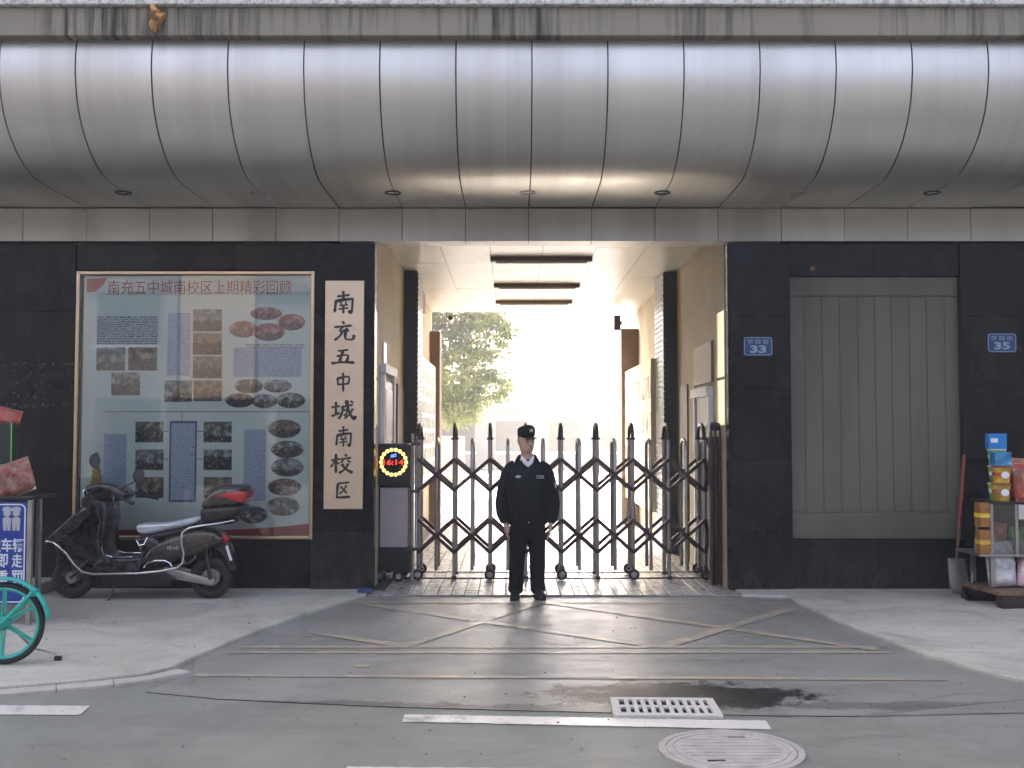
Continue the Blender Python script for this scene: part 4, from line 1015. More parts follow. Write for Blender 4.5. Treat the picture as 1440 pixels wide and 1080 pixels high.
for s in (-1, 1):
    x = legs[s][4][0]; tx = s*.022
    sho = MB().loft([(x,.075,.03),(x,.06,.045),(x,.0,.055),(x+tx*.5,-.07,.05),(x+tx,-.135,.036),(x+tx*1.3,-.185,.026),(x+tx*1.4,-.205,.018)], [(.022,.022),(.036,.045),(.040,.052),(.044,.046),(.047,.034),(.038,.025),(.016,.012)], 14).build('shoe', M['shoe'], man, smooth=True)
    MB().prism_z([(x+sx_*w+tx*f, y) for sx_, w, y, f in ((-1,.034,.07,0),(-1,.042,0,0),(-1,.047,-.07,.5),(-1,.049,-.14,1),(-1,.030,-.20,1.4),(1,.030,-.20,1.4),(1,.049,-.14,1),(1,.047,-.07,.5),(1,.042,0,0),(1,.034,.07,0))], 0, .016).build('sole', M['rubber'], sho)
# cap: crown, peak, emblem; hair, eyes, brows, lips
cap = MB().loft([hrot((0,.006,.045)), hrot((0,.004,.075)), hrot((0,.002,.11)), hrot((0,.002,.138)), hrot((0,.004,.150)), hrot((0,.006,.156))], [(.083,.104),(.085,.106),(.086,.107),(.082,.102),(.062,.08),(.02,.03)], 22, side=(math.cos(yaw), math.sin(yaw), 0)).build('cap', M['jacket'], man, smooth=True)
cs = cap.modifiers.new('sub', 'SUBSURF'); cs.levels = 1; cs.render_levels = 2
pk = MB(); vs = []
for k in range(11):
    a_ = R(200+140*k/10); vs.append(hrot((.080*math.cos(a_), .101*math.sin(a_), .056)))
for k in range(11):
    a_ = R(200+140*k/10); ext = math.sin(math.pi*k/10); vs.append(hrot((.094*math.cos(a_), .102*math.sin(a_)-.062*ext, .052-.018*ext)))
pk.add(vs, [(k, k+1, 12+k, 11+k) for k in range(10)])
o = pk.build('peak', M['blackpaint'], cap, smooth=True); so = o.modifiers.new('solid', 'SOLIDIFY'); so.thickness = .006
p = hrot((0,-.108,.108)); o = MB().prism_y([(-.014,-.012),(.014,-.012),(.017,.008),(0,.018),(-.017,.008)], -.004, .004).build('cap_emblem', M['badge'], cap); o.location = p; o.rotation_euler = (0,0,yaw)
M['hair'] = simple('dark_hair', (.02,.017,.015), .6, bmp=.3, bscale=200)
hr_ = MB()
hr_.loft([hrot((0,.030,-.045)), hrot((0,.026,-.01)), hrot((0,.022,.03)), hrot((0,.012,.07))], [(.055,.06),(.068,.078),(.076,.082),(.078,.094)], 18, side=(math.cos(yaw), math.sin(yaw), 0)).build('hair', M['hair'], man, smooth=True)
eyem = simple('eye_dark', (.03,.022,.018), .2); lipm = simple('lip', (.42,.20,.17), .5)
for s in (-1, 1):
    MB().loft([hrot((s*.033-.014,-.088,-.003)), hrot((s*.033,-.0945,-.001)), hrot((s*.033+.014,-.086,-.003))], [.003,.007,.003], 8, side=(0,0,1)).build('eye', eyem, man)
    MB().loft([hrot((s*.016,-.099,.019)), hrot((s*.034,-.097,.023)), hrot((s*.054,-.083,.018))], [.005,.006,.003], 8, side=(0,0,1)).build('eyebrow', M['hair'], man)
MB().loft([hrot((-.022,-.0835,-.071)), hrot((0,-.0955,-.070)), hrot((.022,-.0835,-.071))], [.003,.006,.003], 8, side=(0,0,1)).build('lips', lipm, man)
# ================================================================ SCOOTER
def S(zx, zy): return ((zx/2.7-205)/143.5, (843-560-zy/2.7)/143.5)
scp = empty('electric_scooter', (at(205, 700, 10.45).x, 10.45, AZ), 0, 'bronze grey electric scooter with top box parked by the notice board', 'scooter')
def paintmat(name, col, flake=.5):
    m = simple(name, col, .30, flake, var=.12, scale=7, coat=.6, rvar=.5)
    nt = m.node_tree; bs = nt.nodes['Principled BSDF']
    d = maprange(nt, noise(nt, 3.2, 7, .7), .5, .8, 0, .12); src = bs.inputs['Base Color'].links[0].from_socket
    nt.links.new(mixc(nt, d, src, (.12,.11,.095)), bs.inputs['Base Color'])      # road dust
    return m
M['bronze'] = paintmat('bronze_grey_paint', (.065,.054,.043))
M['darkshell'] = paintmat('dark_shell_paint', (.011,.011,.011), .1)
M['seatcover'] = simple('silver_seat_cover', (.62,.66,.70), .30, .35, var=.2, scale=9, bmp=.5, bscale=12)
M['redlens'] = simple('red_lens', (.45,.012,.02), .12, var=.2, coat=.8)
def sp(name, pts, y0, y1, rnd, m, parent=scp, smooth=True, sub=0):
    o = MB().pillow([S(*p) for p in pts], y0, y1, rnd).build(name, M[m], parent, smooth=smooth, sharp=35)
    if sub:
        s = o.modifiers.new('sub', 'SUBSURF'); s.levels = 1; s.render_levels = 2
    return o
def scwheel(zx, zy):
    x, z = S(zx, zy); r = .206; z = r
    w = MB().torus((x,0,z), r-.045, .046, 'y', 40, 10).build('wheel', M['rubber'], scp, smooth=True)
    for k in range(36):
        a_ = 2*math.pi*k/36
        MB().bar((x+(r-.012)*math.cos(a_), -.035, z+(r-.012)*math.sin(a_)), (x+(r-.012)*math.cos(a_+.06), .035, z+(r-.012)*math.sin(a_+.06)), .012, .014, up=(math.cos(a_),0,math.sin(a_))).build('tread_block', M['rubber'], w)
    MB().torus((x,0,z), .125, .016, 'y', 32, 8).build('rim', M['bronze'], w, smooth=True)
    MB().lathe([(.0,-.06),(.05,-.06),(.06,-.04),(.06,.04),(.05,.06),(.0,.06)], (x,0,z), 20, 'y').build('hub', M['gate_post'], w, smooth=True)
    for k in range(5):
        a_ = 2*math.pi*k/5+.3; MB().bar((x+.05*math.cos(a_),0,z+.05*math.sin(a_)), (x+.125*math.cos(a_),0,z+.125*math.sin(a_)), .03, .03, up=(0,1,0)).build('spoke', M['bronze'], w)
    return x, z
fx, fz = scwheel(285, 0); rx_, rz_ = scwheel(805, 0)
sp('front_fender', [(205,548),(235,590),(225,640),(240,640),(262,600),(330,590),(368,640),(378,625),(350,560),(300,520),(250,525)], -.075, .075, .03, 'darkshell', sub=1)
sp('front_fairing', [(196,545),(240,508),(300,445),(345,395),(385,380),(425,400),(430,450),(412,520),(415,570),(440,612),(420,640),(380,650),(345,630),(300,570),(260,548)], -.14, .14, .07, 'darkshell', sub=1)
sp('leg_shield', [(388,388),(430,400),(436,460),(420,530),(424,580),(450,620),(440,636),(405,600),(396,540),(404,470)], -.20, .20, .03, 'darkshell')
for s in (-1, 1):
    sp('side_scoop', [(200,543),(240,505),(300,450),(372,415),(360,450),(320,495),(270,530)], s*.145-.022, s*.145+.022, .014, 'bronze')
    sp('indicator', [(330,385),(372,372),(378,400),(350,430),(328,410)], s*.115-.018, s*.115+.018, .012, 'bronze')
sp('headset', [(330,352),(345,334),(405,323),(450,332),(505,362),(503,386),(470,398),(430,402),(385,392),(350,375)], -.135, .135, .06, 'darkshell', sub=1)
sp('headlamp', [(322,362),(338,345),(350,360),(345,382),(330,384)], -.08, .08, .02, 'chrome')
sp('dashboard', [(420,330),(455,336),(495,358),(488,364),(450,346),(418,338)], -.075, .075, .012, 'blackplastic')
for s in (-1, 1):
    a_, b_ = S(470, 372), S(555, 398)
    hb = MB().tube([(S(440,365)[0], s*.10, S(440,365)[1]), (a_[0], s*.22, a_[1]), (S(500,380)[0], s*.28, S(500,380)[1])], .013, 8).build('handlebar', M['blackpaint'], scp, smooth=True)
    MB().tube([(S(500,380)[0], s*.28, S(500,380)[1]), (S(556,399)[0], s*.36, S(556,399)[1])], .018, 10).build('grip', M['rubber'], hb, smooth=True)
    MB().tube([(S(468,372)[0], s*.22, S(468,372)[1]), (S(478,385)[0], s*.33, S(478,385)[1])], .006, 6).build('brake_lever', M['chrome'], hb)
# mirrors
for pts, mc_, yy in (([(488,360),(500,342),(540,325)], (560,300), -.26), ([(365,345),(350,318),(338,290)], (318,250), .26)):
    mr = MB().tube([(S(*p)[0], yy*(.75+.12*i), S(*p)[1]) for i, p in enumerate(pts)]+[(S(*mc_)[0], yy, S(*mc_)[1]-.02)], .007, 8, side=(0,1,0)).build('mirror', M['blackpaint'], scp, smooth=True)
    c_ = S(*mc_); P = []
    dv = Vector((.55, -.83 if yy < 0 else -.7, .1)).normalized(); sdv = Vector((-dv.y, dv.x, 0))
    MB().loft([Vector((c_[0], yy, c_[1]))+dv*k for k in (-.018,-.008,.008,.016)], [(.03,.045),(.052,.070),(.054,.072),(.047,.064)], 18, side=sdv).build('mirror_shell', M['blackplastic'], mr, smooth=True)
    MB().loft([Vector((c_[0], yy, c_[1]))+dv*k for k in (.0165,.0175)], [(.044,.060),(.044,.060)], 18, side=sdv).build('mirror_glass', M['blackpaint'], mr)
sp('floorboard', [(400,612),(440,606),(560,606),(560,660),(400,662),(370,648)], -.17, .17, .03, 'darkshell')
sp('battery_box', [(400,660),(640,655),(690,680),(660,712),(420,712)], -.13, .13, .03, 'blackplastic')
sp('seat_tunnel', [(535,535),(600,525),(640,560),(620,620),(560,645),(530,640),(552,590)], -.15, .15, .05, 'darkshell')
sp('body_shell', [(585,560),(640,535),(720,508),(790,492),(845,512),(872,540),(840,560),(790,592),(700,612),(620,640),(560,640),(560,600)], -.165, .165, .075, 'bronze', sub=1)
for s in (-1, 1):
    sp('side_trim', [(600,585),(700,545),(800,520),(840,530),(780,560),(690,590),(620,612)], s*.163-.012, s*.163+.012, .01, 'bronze')
    text_obj('side_lettering', '珠峰', .05, (S(680,568)[0], s*.178, S(680,568)[1]), M['badge'], scp, rot=None if s < 0 else Matrix.Rotation(math.pi, 4, 'Z'), fit=(.12,.038)).location = (0,0,0)
seat = sp('seat', [(530,492),(545,478),(600,480),(660,478),(720,462),(785,448),(780,470),(745,488),(700,496),(640,506),(585,522),(550,524),(535,512)], -.135, .135, .045, 'seatcover', sub=1)
sp('seat_base', [(545,524),(590,522),(700,498),(790,476),(790,494),(700,518),(600,545),(575,560),(555,555)], -.12, .12, .02, 'blackplastic')
sp('rear_mudguard', [(830,540),(868,545),(905,645),(898,662),(880,655),(850,600),(800,560)], -.07, .07, .02, 'darkshell')
pl_ = S(873, 592); o = MB().box(-.012, .012, -.085, .085, -.075, .075).build('licence_plate', M['white'], scp, bevel=.004); o.location = (pl_[0]+.012, 0, pl_[1]); o.rotation_euler = (0, R(-18), 0)
sp('tail_lamp', [(845,515),(875,540),(868,556),(838,545)], -.09, .09, .02, 'redlens')
for s in (-1, 1): MB().tube([(S(*p)[0], s*y_, S(*p)[1]) for p, y_ in (((480,378),.25),((440,372),.20),((400,400),.12),((420,450),.10),((432,520),.12))], .004, 6, side=(0,1,0)).build('brake_cable', M['rubber'], scp)
# top box on its rack
rk = sp('rack', [(780,476),(800,470),(895,462),(905,470),(890,482),(800,492)], -.09, .09, .01, 'blackplastic')
bx_ = sp('top_box', [(772,428),(790,418),(930,408),(940,420),(925,445),(890,462),(800,478),(782,470)], -.19, .19, .05, 'blackplastic', sub=1)
sp('box_lid', [(772,426),(800,370),(830,346),(870,340),(930,342),(946,372),(942,408),(900,414),(800,424)], -.195, .195, .06, 'bronze', bx_, sub=1)
sp('box_lid_top', [(805,366),(832,344),(870,337),(930,339),(944,356),(900,362)], -.175, .175, .03, 'blackplastic', bx_)
sp('box_reflector', [(835,378),(880,362),(946,358),(949,385),(938,402),(880,388)], -.198, .198, .02, 'redlens', bx_)
# crash bars
for s in (-1, 1):
    P = [(197,546),(225,547),(250,560),(285,588),(318,628),(350,655),(390,663),(470,662),(560,660),(640,652),(700,640),(720,622),(724,590),(714,545),(716,512),(740,494),(790,485),(850,478),(897,468)]
    yy = [.10,.13,.16,.18,.20,.21,.215,.215,.21,.205,.20,.20,.20,.20,.19,.185,.18,.15,.10]
    MB().tube([(S(*p)[0], s*y_, S(*p)[1]) for p, y_ in zip(P, yy)], .0105, 10, side=(0,1,0)).build('crash_bar', M['chrome'], scp, smooth=True)
    MB().tube([(S(*p)[0], s*.205, S(*p)[1]) for p in ((578,640),(590,622),(620,614),(655,614),(675,624),(682,642))], .009, 8, side=(0,1,0)).build('footrest_bar', M['chrome'], scp, smooth=True)
    MB().tube([(S(*p)[0], s*.15, S(*p)[1]) for p in ((540,540),(552,560),(570,556),(582,530))], .006, 6, side=(0,1,0)).build('seat_bracket', M['chrome'], scp)
    MB().tube([(S(*p)[0], s*.17, S(*p)[1]) for p in ((415,575),(428,594),(455,602),(530,602))], .007, 8, side=(0,1,0)).build('foot_rail', M['chrome'], scp)
    sp('swingarm', [(640,640),(700,655),(830,690),(825,712),(780,705),(690,690),(640,672)], s*.095-.018, s*.095+.018, .012, 'gate_post')
    MB().tube([(S(790,560)[0], s*.10, S(790,560)[1]), (S(812,690)[0], s*.10, S(812,690)[1])], .018, 10).build('shock_absorber', M['gate_bar'], scp)
    MB().tube([(S(370,600)[0], s*.065, S(370,600)[1]), (fx, s*.065, fz)], .018, 10).build('fork_leg', M['gate_bar'], scp)
MB().tube([(S(460,700)[0], -.10, S(460,700)[1]), (S(440,765)[0], -.16, .004)], .012, 8).build('side_stand', M['gate_bar'], scp)
MB().lathe([(.0,-.10),(.075,-.10),(.085,-.085),(.085,.0)], (rx_, -.02, rz_), 24, 'y').build('hub_motor', M['gate_post'], scp, smooth=True)

# ================================================================ SHARED BICYCLE (its rear wheel reaches into the picture)
wc_ = at(5, 883, 7.5); wr = .285
bk = empty('shared_bicycle', (wc_.x, 7.5, AZ), R(2), 'turquoise shared bicycle parked on the pavement at the road edge', 'bicycle')
M['teal'] = simple('turquoise_paint', (.02,.42,.34), .35, var=.12, scale=8, coat=.3)
M['tealdark'] = simple('turquoise_dirty', (.02,.33,.28), .5, var=.2, scale=12)
def bwheel(x):
    w = MB().torus((x,0,wr), wr-.020, .020, 'y', 56, 10).build('wheel', M['rubber'], bk, smooth=True)
    MB().torus((x,0,wr), wr-.046, .014, 'y', 48, 8).build('rim', M['teal'], w, smooth=True)
    MB().lathe([(.0,-.045),(.03,-.045),(.05,-.02),(.05,.02),(.03,.045),(.0,.045)], (x,0,wr), 20, 'y').build('hub', M['tealdark'], w, smooth=True)
    for k in range(6):
        a_ = 2*math.pi*k/6+.5
        for dl in (-.10, .10): MB().bar((x+.04*math.cos(a_+dl*3), 0, wr+.04*math.sin(a_+dl*3)), (x+(wr-.055)*math.cos(a_+dl*.25), 0, wr+(wr-.055)*math.sin(a_+dl*.25)), .011, .012, up=(0,1,0)).build('spoke', M['teal'], w)
    return w
bwheel(0); bwheel(-1.02)
def fender(x, a0, a1):
    mb = MB(); vs = []; n = 22
    for k in range(n+1):
        a_ = R(a0+(a1-a0)*k/n)
        for j in range(7):
            b_ = math.pi*j/6; rr = wr+.018+.018*math.sin(b_); vs.append((x+rr*math.cos(a_), .032*math.cos(b_), wr+rr*math.sin(a_)))
    o = mb.add(vs, [(k*7+j, k*7+j+1, k*7+j+8, k*7+j+7) for k in range(n) for j in range(6)]).build('fender', M['teal'], bk, smooth=True)
    s = o.modifiers.new('solid', 'SOLIDIFY'); s.thickness = .004
fender(0, 5, 165); fender(-1.02, 20, 160)
def bt(name, pts, r, m='teal', p=bk): return MB().tube(pts, r, 10, side=(0,1,0)).build(name, M[m], p, smooth=True)
bt('frame', [(-.36,0,.27),(-.62,0,.36),(-.86,0,.62)], .03); bt('seat_tube', [(-.36,0,.27),(-.25,0,.72)], .022); bt('seat_post', [(-.25,0,.72),(-.21,0,.88)], .014, 'chrome')
for s in (-1, 1):
    bt('chain_stay', [(-.36,s*.05,.27),(0,s*.065,wr)], .013); bt('seat_stay', [(-.29,s*.045,.58),(0,s*.065,wr)], .011); bt('fork_leg', [(-.88,s*.05,.60),(-1.02,s*.055,wr)], .014)
    bt('fender_stay', [(0,s*.06,wr),(.205,s*.035,wr+.215)], .012)
bt('head_tube', [(-.90,0,.55),(-.83,0,.78)], .028); bt('stem', [(-.83,0,.78),(-.80,0,1.0)], .016, 'gate_post')
hb = bt('handlebar', [(-.66,-.29,1.02),(-.78,-.2,1.03),(-.82,0,1.0),(-.78,.2,1.03),(-.66,.29,1.02)], .013, 'gate_post')
for s in (-1, 1): MB().tube([(-.70,s*.27,1.022),(-.60,s*.325,1.015)], .018, 10).build('grip', M['rubber'], hb, smooth=True)
MB().loft([(-.08,0,.89),(-.15,0,.905),(-.25,0,.90),(-.36,0,.895)], [(.06,.02),(.10,.035),(.05,.03),(.02,.016)], 14, side=(0,1,0)).build('saddle', M['rubber'], bk, smooth=True)
MB().lathe([(.0,-.02),(.09,-.02),(.10,0),(.09,.02),(.0,.02)], (-.36,-.05,.27), 24, 'y').build('chain_guard', M['tealdark'], bk)
for s in (-1, 1):
    c_ = MB().bar((-.36,s*.085,.27), (-.36+s*.12,s*.095,.27-s*.11), .018, .025).build('crank', M['gate_post'], bk)
    MB().box(-.36+s*.12-.045, -.36+s*.12+.045, s*.15-.045, s*.15+.045, .27-s*.11-.012, .27-s*.11+.012).build('pedal', M['rubber'], c_)
ks = MB().tube([(.0,.08,wr-.02),(.16,.11,.09),(.325,.12,.045)], .009, 8, side=(0,1,0)).build('kickstand', M['gate_post'], bk); MB().box(.31,.355,.105,.135,.0,.03).build('stand_foot', M['rubber'], ks)
mb = MB(); 
for k in range(9):
    y_ = -.16+.04*k; mb.bar((-.98,y_,.78),(-1.22,y_,.78),.005,.005); mb.bar((-1.22,y_,.78),(-1.26,y_,1.0),.005,.005); mb.bar((-.98,y_,.78),(-.96,y_,1.0),.005,.005)
for k in range(5):
    z_ = .78+.055*k; mb.bar((-.97,-.16,z_),(-1.24,-.16,z_),.005,.005); mb.bar((-.97,.16,z_),(-1.24,.16,z_),.005,.005); mb.bar((-1.22-.01*k,-.16,z_),(-1.22-.01*k,.16,z_),.005,.005)
mb.build('basket', M['tealdark'], bk)
MB().box(.18,.235,-.03,.03,wr+.185,wr+.235).build('rear_reflector', M['tealdark'], bk, bevel=.008)

# ================================================================ BLUE PARKING NOTICE STAND AND SNACK STALL, LEFT
SGY = 9.0
r0 = at(45.5, 706, SGY); zb_ = at(45, 850, SGY).z
sg = empty('parking_notice_stand', (r0.x-.6, SGY, AZ), 0, 'blue parking notice board with white lettering on a metal stand', 'sign', world_coords=True)
sw = 1.28; sx1 = r0.x; sx0 = sx1-sw
M['noticeblue'] = simple('printed_blue', (.012,.045,.26), .35, var=.08)
M['printwhite'] = simple('printed_white', (.72,.74,.78), .4, var=.05)
brd = MB().box(sx0+.02, sx1-.045, SGY, SGY+.02, zb_, r0.z).build('board', M['noticeblue'], sg, bevel=.003)
hw, hz = (sw-.065)/2, (r0.z-zb_)/2; cxx, czz = (sx0+.02+sx1-.045)/2, (r0.z+zb_)/2
o_, i_ = rrect(2*hw-.016, 2*hz-.03, .05), rrect(2*hw-.038, 2*hz-.052, .04); mb = MB(); n = len(o_)
for k in range(n):
    k2 = (k+1) % n; mb.add([(cxx+o_[k][0],SGY-.0015,czz+o_[k][1]),(cxx+o_[k2][0],SGY-.0015,czz+o_[k2][1]),(cxx+i_[k2][0],SGY-.0015,czz+i_[k2][1]),(cxx+i_[k][0],SGY-.0015,czz+i_[k][1])], [(0,1,2,3)])
mb.build('border_line', M['printwhite'], brd)
def sgt(txt, px, py, hpx=19, wpx=15):
    p = at(px, py, SGY); s = SGY/FPX; text_obj('notice_lettering', txt, .12, (p.x, SGY-.0012, p.z), M['printwhite'], brd, bold=.002, fit=(wpx*s, hpx*s))
for k, ch in enumerate('接送学生车辆'): sgt(ch, 25.5-16*(5-k), 766.5)
for k, ch in enumerate('即停即走'): sgt(ch, 24-20.5*(3-k), 788.5)
for k, ch in enumerate('违停重罚'): sgt(ch, 24-20.5*(3-k), 811.5)
for px in (10, 23):        # two plain white figures
    c_ = at(px, 722, SGY); s = SGY/FPX
    mb = MB(); mb.prism_y([(c_.x+5.2*s*math.cos(t*math.pi/8), c_.z+4.4*s*math.sin(t*math.pi/8)) for t in range(16)], SGY-.0014, SGY-.0002)
    mb.prism_y([(c_.x-6.5*s, c_.z+3*s), (c_.x+6.5*s, c_.z+3*s), (c_.x+6*s, c_.z+8*s), (c_.x, c_.z+9.5*s), (c_.x-6*s, c_.z+8*s)], SGY-.0016, SGY-.0003)
    mb.prism_y([(c_.x-5*s, c_.z-24*s), (c_.x-1*s, c_.z-24*s), (c_.x, c_.z-15*s), (c_.x+1*s, c_.z-24*s), (c_.x+5*s, c_.z-24*s), (c_.x+6*s, c_.z-7*s), (c_.x+2*s, c_.z-5*s), (c_.x-2*s, c_.z-5*s), (c_.x-6*s, c_.z-7*s)], SGY-.0015, SGY-.0004)
    mb.build('printed_figure', M['badge'], brd)
for x in (sx0, sx1-.04):
    for y in (SGY-.005, SGY+.16): MB().box(x, x+.04, y, y+.04, AZ, r0.z+.015).build('leg', M['gate_post'], sg, bevel=.004)
MB().box(sx0-.01, sx1+.004, SGY-.01, SGY+.5, r0.z+.016, r0.z+.045).build('top', M['blackplastic'], sg, bevel=.006)
# goods on the stand
M['bag_red'] = photo_mat('red_snack_print', [(.10,.01,.012), (.38,.04,.03), (.30,.12,.05), (.55,.35,.25)], 12)
M['bag_brown'] = photo_mat('brown_snack_print', [(.05,.012,.01), (.22,.05,.03), (.28,.14,.09), (.45,.3,.25)], 14)
M['bag_green'] = photo_mat('green_snack_print', [(.02,.10,.02), (.08,.30,.05), (.3,.45,.1), (.55,.6,.3)], 14)
M['bag_yellow'] = photo_mat('yellow_snack_print', [(.45,.20,.01), (.60,.38,.02), (.62,.48,.08), (.5,.06,.04)], 14)
M['bag_blue'] = photo_mat('blue_snack_print', [(.01,.10,.30), (.02,.22,.50), (.05,.30,.55), (.45,.55,.6)], 12)
def bag(loc, w, h, t, m, rot, label, name='snack_bag'):
    r = empty(name, loc, 0, label, 'snack bag'); r.rotation_euler = rot
    n, k = 10, 12; vs = []; fs = []; mb = MB()
    for sgn_ in (-1, 1):
        o0 = len(vs)
        for j in range(k+1):
            for i in range(n+1):
                u, v = i/n*2-1, j/k*2-1; e = max(0, (1-u**4)*(1-v**4))**.6
                vs.append((u*w/2*(1-.05*abs(v)**2), sgn_*(t/2*e*(1+.16*math.sin(u*5+v*4+loc[0]*9)+.14*math.sin(u*11-v*9+loc[0]*31)+.10*math.sin(u*17+v*19))+.001), (v+1)*h/2))
        for j in range(k):
            for i in range(n):
                a_ = o0+j*(n+1)+i; fs.append((a_, a_+1, a_+n+2, a_+n+1))
    mb.add(vs, fs).build('packet', M[m], r, smooth=True, sharp=60)
    for z_ in (.012, h-.012): MB().box(-w/2*.96, w/2*.96, -.004, .004, z_-.012, z_+.012).build('crimped_seal', M['gate_post'] if m != 'bag_green' else M['bag_green'], r)
    return r
tz = r0.z+.047
bag((sx1-.20, SGY+.16, tz), .34, .30, .10, 'bag_brown', (R(-14), R(-20), R(8)), 'brown and red snack bag slumped on the parking notice stand')
bag((sx1-.52, SGY+.22, tz), .30, .27, .10, 'bag_red', (R(-12), R(6), R(-8)), 'red snack bag behind the green trimmed box')
gb = empty('snack_carton', (sx1-.53, SGY+.42, tz), 0, 'dark snack carton with bright green trim on the parking notice stand', 'carton')
M['limetrim'] = simple('lime_trim', (.16,.42,.08), .45)
bx = MB().box(-.19,.19,-.09,.09,0,.62).build('carton', simple('dark_carton', (.02,.026,.024), .4), gb, bevel=.006)
for z_ in (.20, .225): MB().box(-.192,.192,-.093,-.0902,z_,z_+.014).build('trim_stripe', M['limetrim'], gb).rotation_euler = (0, R(-9), 0)
MB().box(.184,.194,-.095,-.0905,.26,.62).build('trim_edge', M['limetrim'], gb); MB().prism_y([(.02,.30),(.06,.30),(.07,.34),(.04,.40),(.03,.36)], -.0935, -.0905).build('leaf_print', M['limetrim'], gb)
bag((sx1-.50, SGY+.40, tz+.615), .34, .16, .09, 'bag_red', (R(-20), R(14), R(12)), 'red and pink snack bag lying on top of the dark carton')

# ================================================================ RIGHT STALL: glass display case on pallet, goods, shovel, broom
RY = 9.98
def rp(px, py, Y=RY): return at(px, py, Y)
st = empty('display_case', (rp(1440,850).x, RY, AZ), 0, 'glass fronted snack display case on a wooden pallet', 'display case', world_coords=True)
lx = rp(1382, 700).x; zt = rp(1400, 706).z; zm = rp(1400, 780).z; rx1 = lx+1.5
M['wood'] = simple('weathered_wood', (.16,.10,.06), .75, var=.35, scale=10, bmp=.3)
MB().box(lx+.07, rx1, RY, RY+.55, zt-.02, zt).build('top_board', M['blackplastic'], st, bevel=.004)
MB().box(lx-.04, rx1, RY, RY+.55, zm-.02, zm).build('shelf', M['gate_post'], st, bevel=.004)
for x in (lx+.07, lx+.30, rx1-.03):
    MB().box(x, x+.025, RY+.001, RY+.026, zm, zt-.0205).build('frame_post', M['gate_post'], st)
MB().box(lx+.096, rx1-.031, RY+.008, RY+.013, zm+.001, zt-.021).build('glass_pane', M['glass'], st)
MB().box(lx+.07, rx1, RY+.535, RY+.55, .30, zm-.021).build('back_panel', M['blackplastic'], st); MB().box(lx+.07, rx1, RY+.535, RY+.55, zm, zt-.021).build('back_panel', M['blackplastic'], st)
for x in (lx+.08, rx1-.05): MB().box(x, x+.04, RY+.45, RY+.49, .2, zm-.021).build('leg', M['gate_post'], st)
for x in (lx+.08, rx1-.05): MB().box(x, x+.04, RY+.04, RY+.08, .2, zm-.021).build('leg', M['gate_post'], st)
pal = empty('wooden_pallet', (lx+.70, RY, AZ), R(6), 'low worn wooden pallet raised on blocks under the display case', 'pallet')
for k in range(4): MB().box(-.66, 1.2, -.10+.17*k, .03+.17*k, .12, .155).build('plank', M['wood'], pal, bevel=.004)
for x in (-.62, -.05, .9):
    for yy in (-.09, .42): MB().box(x, x+.24, yy, yy+.10, 0, .119).build('block', M['wood'] if x > -.5 else M['gate_bar'], pal, bevel=.006)
# orange cartons at the case's left end
for k, z_ in enumerate((rp(0,780).z, rp(0,742).z)):
    o = empty('orange_carton', (lx+.03, RY+.07, z_+.002), R(4*k-2), 'lower orange snack carton beside the display case' if k == 0 else 'upper orange snack carton beside the display case', 'carton')
    MB().box(-.055, .065, -.06, .06, .0, .225).build('carton', simple('orange_card_%d' % k, (.30,.13,.03), .55, var=.4, scale=9), o, bevel=.006)
    MB().box(-.0565, .0665, -.062, .062, .09, .13).build('label_band', M['bag_yellow'], o)
# white printed sacks under the shelf
M['sack'] = photo_mat('white_sack_print', [(.55,.55,.56), (.62,.6,.6), (.55,.55,.57), (.10,.10,.14)], 9); M['bag_pink'] = photo_mat('pink_sack_print', [(.55,.5,.52), (.6,.35,.4), (.58,.55,.55), (.35,.08,.12)], 10); M['bag_navy'] = photo_mat('navy_sack_print', [(.01,.02,.06), (.02,.05,.14), (.04,.09,.2), (.2,.22,.3)], 10)
bag((lx+.22, RY+.10, .20), .27, .42, .14, 'sack', (R(-4), R(-4), 0), 'white printed sack under the display case shelf', 'printed_sack')
bag((lx+.46, RY+.10, .20), .22, .40, .12, 'bag_pink', (R(-4), R(3), 0), 'pink and white sack under the display case shelf', 'printed_sack')
bag((lx+.68, RY+.06, .20), .26, .34, .12, 'bag_navy', (R(-4), R(2), 0), 'navy sack at the right under the display case', 'printed_sack')
# packets behind the glass
for k, (mm, lab, w, h) in enumerate((('bag_red','red packet leaning behind the display glass',.17,.28),('bag_green','green packet behind the display glass',.17,.24),('sack','white packet behind the display glass',.16,.2),('bag_yellow','yellow packet behind the display glass',.17,.25),('bag_blue','blue packet behind the display glass',.17,.22))):
    bag((lx+.20+.20*k, RY+.16, zm+.004), w, h, .07, mm, (R(-6), R(6-5*k), 0), lab)
MB().box(lx+.33, lx+.62, RY-.006, RY+.0, zt-.16, zt-.025).build('paper_notice', M['ceil'], st)
# tubs and boxes on top
def tub(loc, r, h, m, lab):
    t = empty('noodle_tub', loc, 0, lab, 'food tub')
    MB().lathe([(.0,0),(r*.78,0),(r*.80,.006),(r*.97,h*.93),(r,h*.94),(r,h),(.0,h)], n=24).build('cup', M[m], t, smooth=True)
    MB().lathe([(r*.885,h*.42),(r*.892,h*.42),(r*.935,h*.66),(r*.928,h*.66)], n=24).build('printed_band', M['bag_red'] if m == 'bag_yellow' else M['white'], t)
    MB().prism_y([(r*.42*math.cos(k_*math.pi/9), h*.50+r*.38*math.sin(k_*math.pi/9)) for k_ in range(18)], -r*.975, -r*.80).build('round_label', M['white'] if m == 'bag_yellow' else M['bag_blue'], t)
    MB().lathe([(r*1.02,h*.93),(r*1.05,h*.95),(r*1.05,h*1.01),(r*.9,h*1.02),(.0,h*1.02)], n=24).build('lid', M['bag_red'] if m != 'bag_green' else M['white'], t, smooth=True)
tp_ = zt+.001; ux = rp(1410, 690).x
